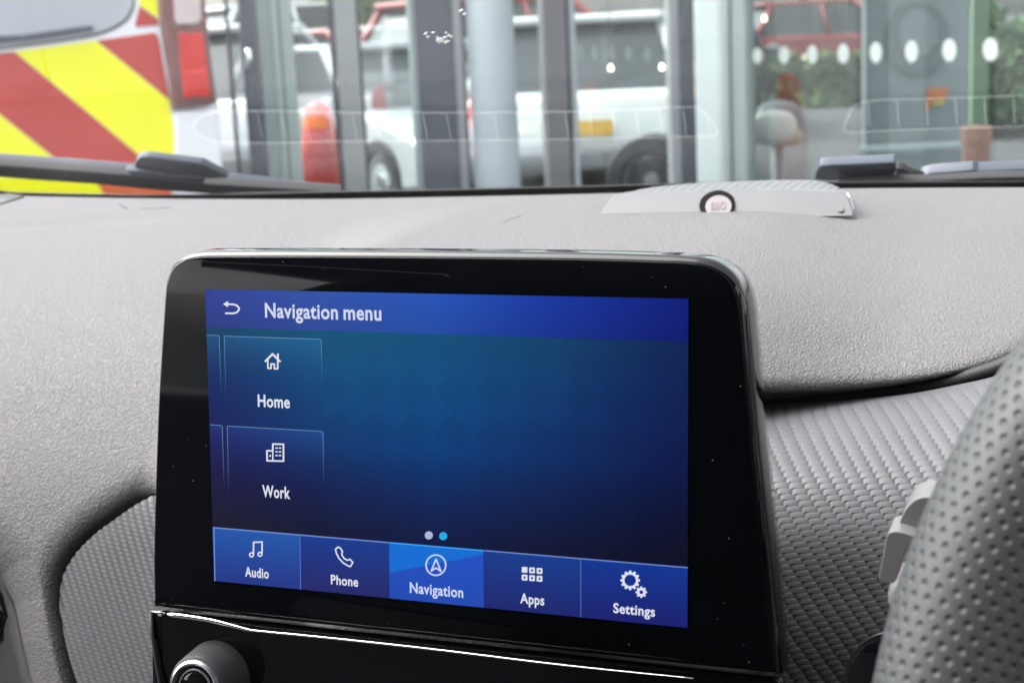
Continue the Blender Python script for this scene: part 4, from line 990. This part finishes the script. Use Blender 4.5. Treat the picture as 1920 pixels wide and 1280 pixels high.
# ================================================================ things behind the right hand pane
def uprightbox(name, a, b, dep, y0, y1, m, label, cat, thick=.08, parent=None):
    p = at(a, y1, dep); q_ = at(b, y1, dep); z1 = at((a + b) / 2, y0, dep)[2]; z0 = max(0.0, at((a + b) / 2, y1, dep)[2])
    p[2] = q_[2] = z0; d = q_ - p; d[2] = 0; nn = np.array([-d[1], d[0], 0]); nn /= np.linalg.norm(nn); nn = nn if (p - CAM) @ nn > 0 else -nn
    o = box(name, p, d, nn * thick, (0, 0, z1 - z0), m, parent, bevel=.01)
    if label: tag(o, label, cat)
    return o
_b0 = at(1622, 420, 7.0); _b1 = at(1815, 420, 7.0); _bd = _b1 - _b0; _bn = np.array([-_bd[1], _bd[0], 0]); bpl = plane(_b0, -_bn if (_b0 - CAM) @ _bn > 0 else _bn)
bd = empty('display_board', gpos(1715, 7.0) + (0,), 'tall grey display board with a dark ring and an orange print behind the right pane', 'display board')
uprightbox('board', 1622, 1815, 7.0, -160, 420, M['board'], None, None, parent=bd)
def board_disc(name, cx, cy, rx, ry, m, lift, parent):
    return prism(name, [bpl(cx + rx * math.cos(t), cy + ry * math.sin(t), lift) for t in [2 * math.pi * k / 48 for k in range(48)]], (0, .008, 0), m, parent)
rg = board_disc('dark_disc', 1720, 74, 62, 72, M['ring'], .010, bd)
board_disc('pale_centre', 1722, 62, 36, 44, M['board'], .014, rg)
pp = [bpl(a, b, .012) for a, b in ((1738, 166), (1777, 164), (1775, 186), (1762, 189), (1750, 187), (1742, 206), (1735, 204), (1740, 186))]; prism('orange_print', pp, (0, .01, 0), M['orange'], bd)
pp = [bpl(a, b, .012) for a, b in ((1750, 191), (1771, 189), (1770, 197), (1749, 198))]; prism('yellow_print', pp, (0, .01, 0), M['yellowp'], bd)
pp = [bpl(a, b, .012) for a, b in ((1740, 74), (1758, 73), (1757, 81), (1741, 82))]; prism('yellow_print', pp, (0, .01, 0), M['yellowp'], bd)
uprightbox('low_bench', 1618, 1808, 6.6, 272, 288, M['alu_white'], None, None)
bpy.data.objects['low_bench'].name = 'bench_top'; lb = bpy.data.objects['bench_top']; tag(lb, 'long pale low shelf edge in front of the grey display board', 'shelf')
uprightbox('green_pillar', 1818, 1850, 7.4, -160, 420, M['greencol'], 'narrow pale green pillar right of the grey display board', 'pillar')
pt = at(1829, 330, 6.2); pt[2] = 0
zt = at(1829, 236, 6.2)[2]; rr_ = 26 / FPX * 6.2
po = lathe('terracotta_pot', pt, (0, 0, 1), [(rr_ * .7, 0), (rr_ * .85, zt * .6), (rr_ * 1.0, zt - .06), (rr_ * 1.1, zt - .06), (rr_ * 1.1, zt)], M['terra']); tag(po, 'tall terracotta planter in front of the green pillar', 'planter')
# stand-in for the door mirror of a reflected car, on an added short post
cmx = at(1452, 235, 6.9); cm = empty('reflected_mirror', (cmx[0], cmx[1], 0), 'pale rounded stand-in for a reflected door mirror with a dark hood low behind the right pane', 'mirror')
def ell(name, cx, cy, rx, ry, dep, th_, m, parent):
    V = []; F = []; n = 28; rings = [(1.0, 0), (1.0, .25), (.85, .65), (.5, .92), (.02, 1.0)]
    vdir = ray(cx, cy); vdir = vdir / np.linalg.norm(vdir)
    for (k, h) in rings:
        for j in range(n):
            t = 2 * math.pi * j / n; ct, st = math.cos(t), math.sin(t); e = .75
            V.append(at(cx + rx * k * math.copysign(abs(ct) ** e, ct), cy + ry * k * math.copysign(abs(st) ** e, st), dep) - vdir * th_ * h)
    for i in range(len(rings) - 1):
        for j in range(n): F.append([i * n + j, i * n + (j + 1) % n, (i + 1) * n + (j + 1) % n, (i + 1) * n + j])
    F.append(list(range(n))); F.append([4 * n + j for j in range(n)])
    return mesh(name, V, F, m, parent, smooth=True)
ell('hood', 1462, 231, 46, 42, 7.0, .05, M['ring'], cm)
ell('mirror_face', 1452, 240, 43, 33, 6.93, .06, M['cream'], cm)
ell('lower_edge', 1470, 256, 36, 18, 6.92, .03, M['tan'], cm)
tube('post', [(cmx[0], cmx[1] + .08, 0), (cmx[0], cmx[1] + .08, cmx[2] - .02)], .03, M['alu_grey'], cm)
# hedge and foliage
def leaf_cloud(name, cen, half, n, size, m, parent=None, seed=1):
    rnd = random.Random(seed); V = []; F = []
    cl = [(np.array([rnd.uniform(-1, 1), rnd.uniform(-1, 1), rnd.uniform(-1, 1)]) * .8, rnd.uniform(.22, .5)) for _ in range(26)]
    for _ in range(n):
        c_, r_ = rnd.choice(cl); d = np.array([rnd.gauss(0, 1) for _ in range(3)]); d = d / np.linalg.norm(d) * r_ * rnd.uniform(.6, 1.05)
        p = np.array(cen) + np.clip(c_ + d, -1.1, 1.1) * np.array(half); a = np.array([rnd.gauss(0, 1) for _ in range(3)]); a /= np.linalg.norm(a); b = np.cross(a, [rnd.gauss(0, 1) for _ in range(3)]); b /= np.linalg.norm(b)
        s = size * rnd.uniform(.6, 1.3); b0 = len(V); V += [p - a * s, p + b * s * .45, p + a * s, p - b * s * .45]; F.append([b0, b0 + 1, b0 + 2, b0 + 3])
    me = bpy.data.meshes.new(name); me.from_pydata([tuple(v) for v in V], [], F); me.update()
    return link(name, me, m, parent)
def hedge(a, b, y0, y1, dep, m, n, size, label, seed, cat='hedge'):
    p = at((a + b) / 2, (y0 + y1) / 2, dep); hw = (b - a) / 2 / FPX * dep; hh = (y1 - y0) / 2 / FPX * dep
    z1 = p[2] + hh
    r = empty('hedge', (p[0], p[1], 0), label, cat)
    leaf_cloud('foliage', (p[0], p[1], z1 / 2), (hw, .5, z1 / 2), n, size, m, r, seed)
    for k in range(3): tube('stem', [(p[0] + (k - 1) * hw * .5, p[1], 0), (p[0] + (k - 1) * hw * .6, p[1], z1 * .7)], .03, M['bark'], r, n=6)
hedge(1390, 1640, 108, 185, 23, M['leaf'], 7000, .15, 'clipped green hedge behind the frosted dots', 5)
hedge(1790, 1990, 20, 95, 16, M['leaf'], 4000, .12, 'green hedge at the far right beyond the display board', 9)
def tree(px, dep, zc_, half, n, m, label, seed):
    x, y = gpos(px, dep); r = empty('tree', (x, y, 0), label, 'tree')
    tube('trunk', [(x, y, 0), (x + .1, y, zc_ * .5), (x, y + .1, zc_)], [.16, .12, .06], M['bark'], r, n=8)
    for k in range(4):
        a = k * 1.6; tube('limb', [(x, y, zc_ * .6), (x + half * .5 * math.cos(a), y + half * .5 * math.sin(a), zc_ + half * .3)], [.06, .02], M['bark'], r, n=6)
    leaf_cloud('crown', (x, y, zc_), (half, half, half * .9), n, .22, m, r, seed)
tree(740, 27, 2.6, 1.5, 5000, M['leaf_l'], 'pale leafy tree behind the pane left of the slate post', 11)
tree(1500, 40, 4.2, 2.4, 5000, M['leaf'], 'green tree far behind the right hand pane', 12)
# brick building far behind
def building(a, b, dep, h, m, label, storeys=2):
    p = at(a, hor(a), dep); q_ = at(b, hor(b), dep); p[2] = q_[2] = 0; d = q_ - p; nn = np.array([-d[1], d[0], 0]); nn /= np.linalg.norm(nn); nn = nn if (p - CAM) @ nn > 0 else -nn
    o = empty('brick_building', (p + q_) / 2, label, 'building')
    box('wall', p, d, nn * 7, (0, 0, h), m, o)
    prism('roof', [p - d * .02 - nn * .3 + np.array([0, 0, h + .003]), q_ + d * .02 - nn * .3 + np.array([0, 0, h + .003]), (q_ + d * .02) + nn * 3.5 + np.array([0, 0, h + 1.4]), p - d * .02 + nn * 3.5 + np.array([0, 0, h + 1.4])], nn * .1 + np.array([0, 0, .12]), M['alu_brown'], o)
    n = 6
    for s in range(storeys):
        for k in range(n):
            c_ = p + d * ((k + .3) / n) - nn * .02 + np.array([0, 0, h * (s + .35) / storeys])
            w_ = box('window', c_, d * (.4 / n), nn * .06, (0, 0, h * .4 / storeys), M['alu_white'], o)
            g_ = box('pane', c_ + d * (.03 / n) - nn * .01 + np.array([0, 0, .06]), d * (.34 / n), nn * .03, (0, 0, h * .4 / storeys - .12), M['cglass'], w_)
building(480, 800, 48, 2.5, M['brick'], 'low weathered brick building far behind the left panes', 1)
# ceiling lamps hung behind the middle pane
for (a, b, lab) in ((1145, 128, 'small lit lamp in front of the white hatchback window'), (1241, 126, 'small lit lamp lower left of the corner post'), (1261, 63, 'small lit lamp just left of the slate strip'), (1433, 35, 'small lit lamp seen above the frosted dots')):
    p = at(a, b, 6.7); zz = HT
    o = empty('hanging_lamp', (p[0], p[1], zz), lab, 'lamp', 'hanging lamps behind the glazing')
    tube('cord', [(p[0], p[1], zz), (p[0], p[1], p[2] + .02)], .002, M['seal'], o, n=6)
    lathe('bulb', p, (0, 0, 1), [(.003, -.013), (.009, -.008), (.010, 0), (.006, .010), (.003, .014)], M['bulb'], o, n=14)
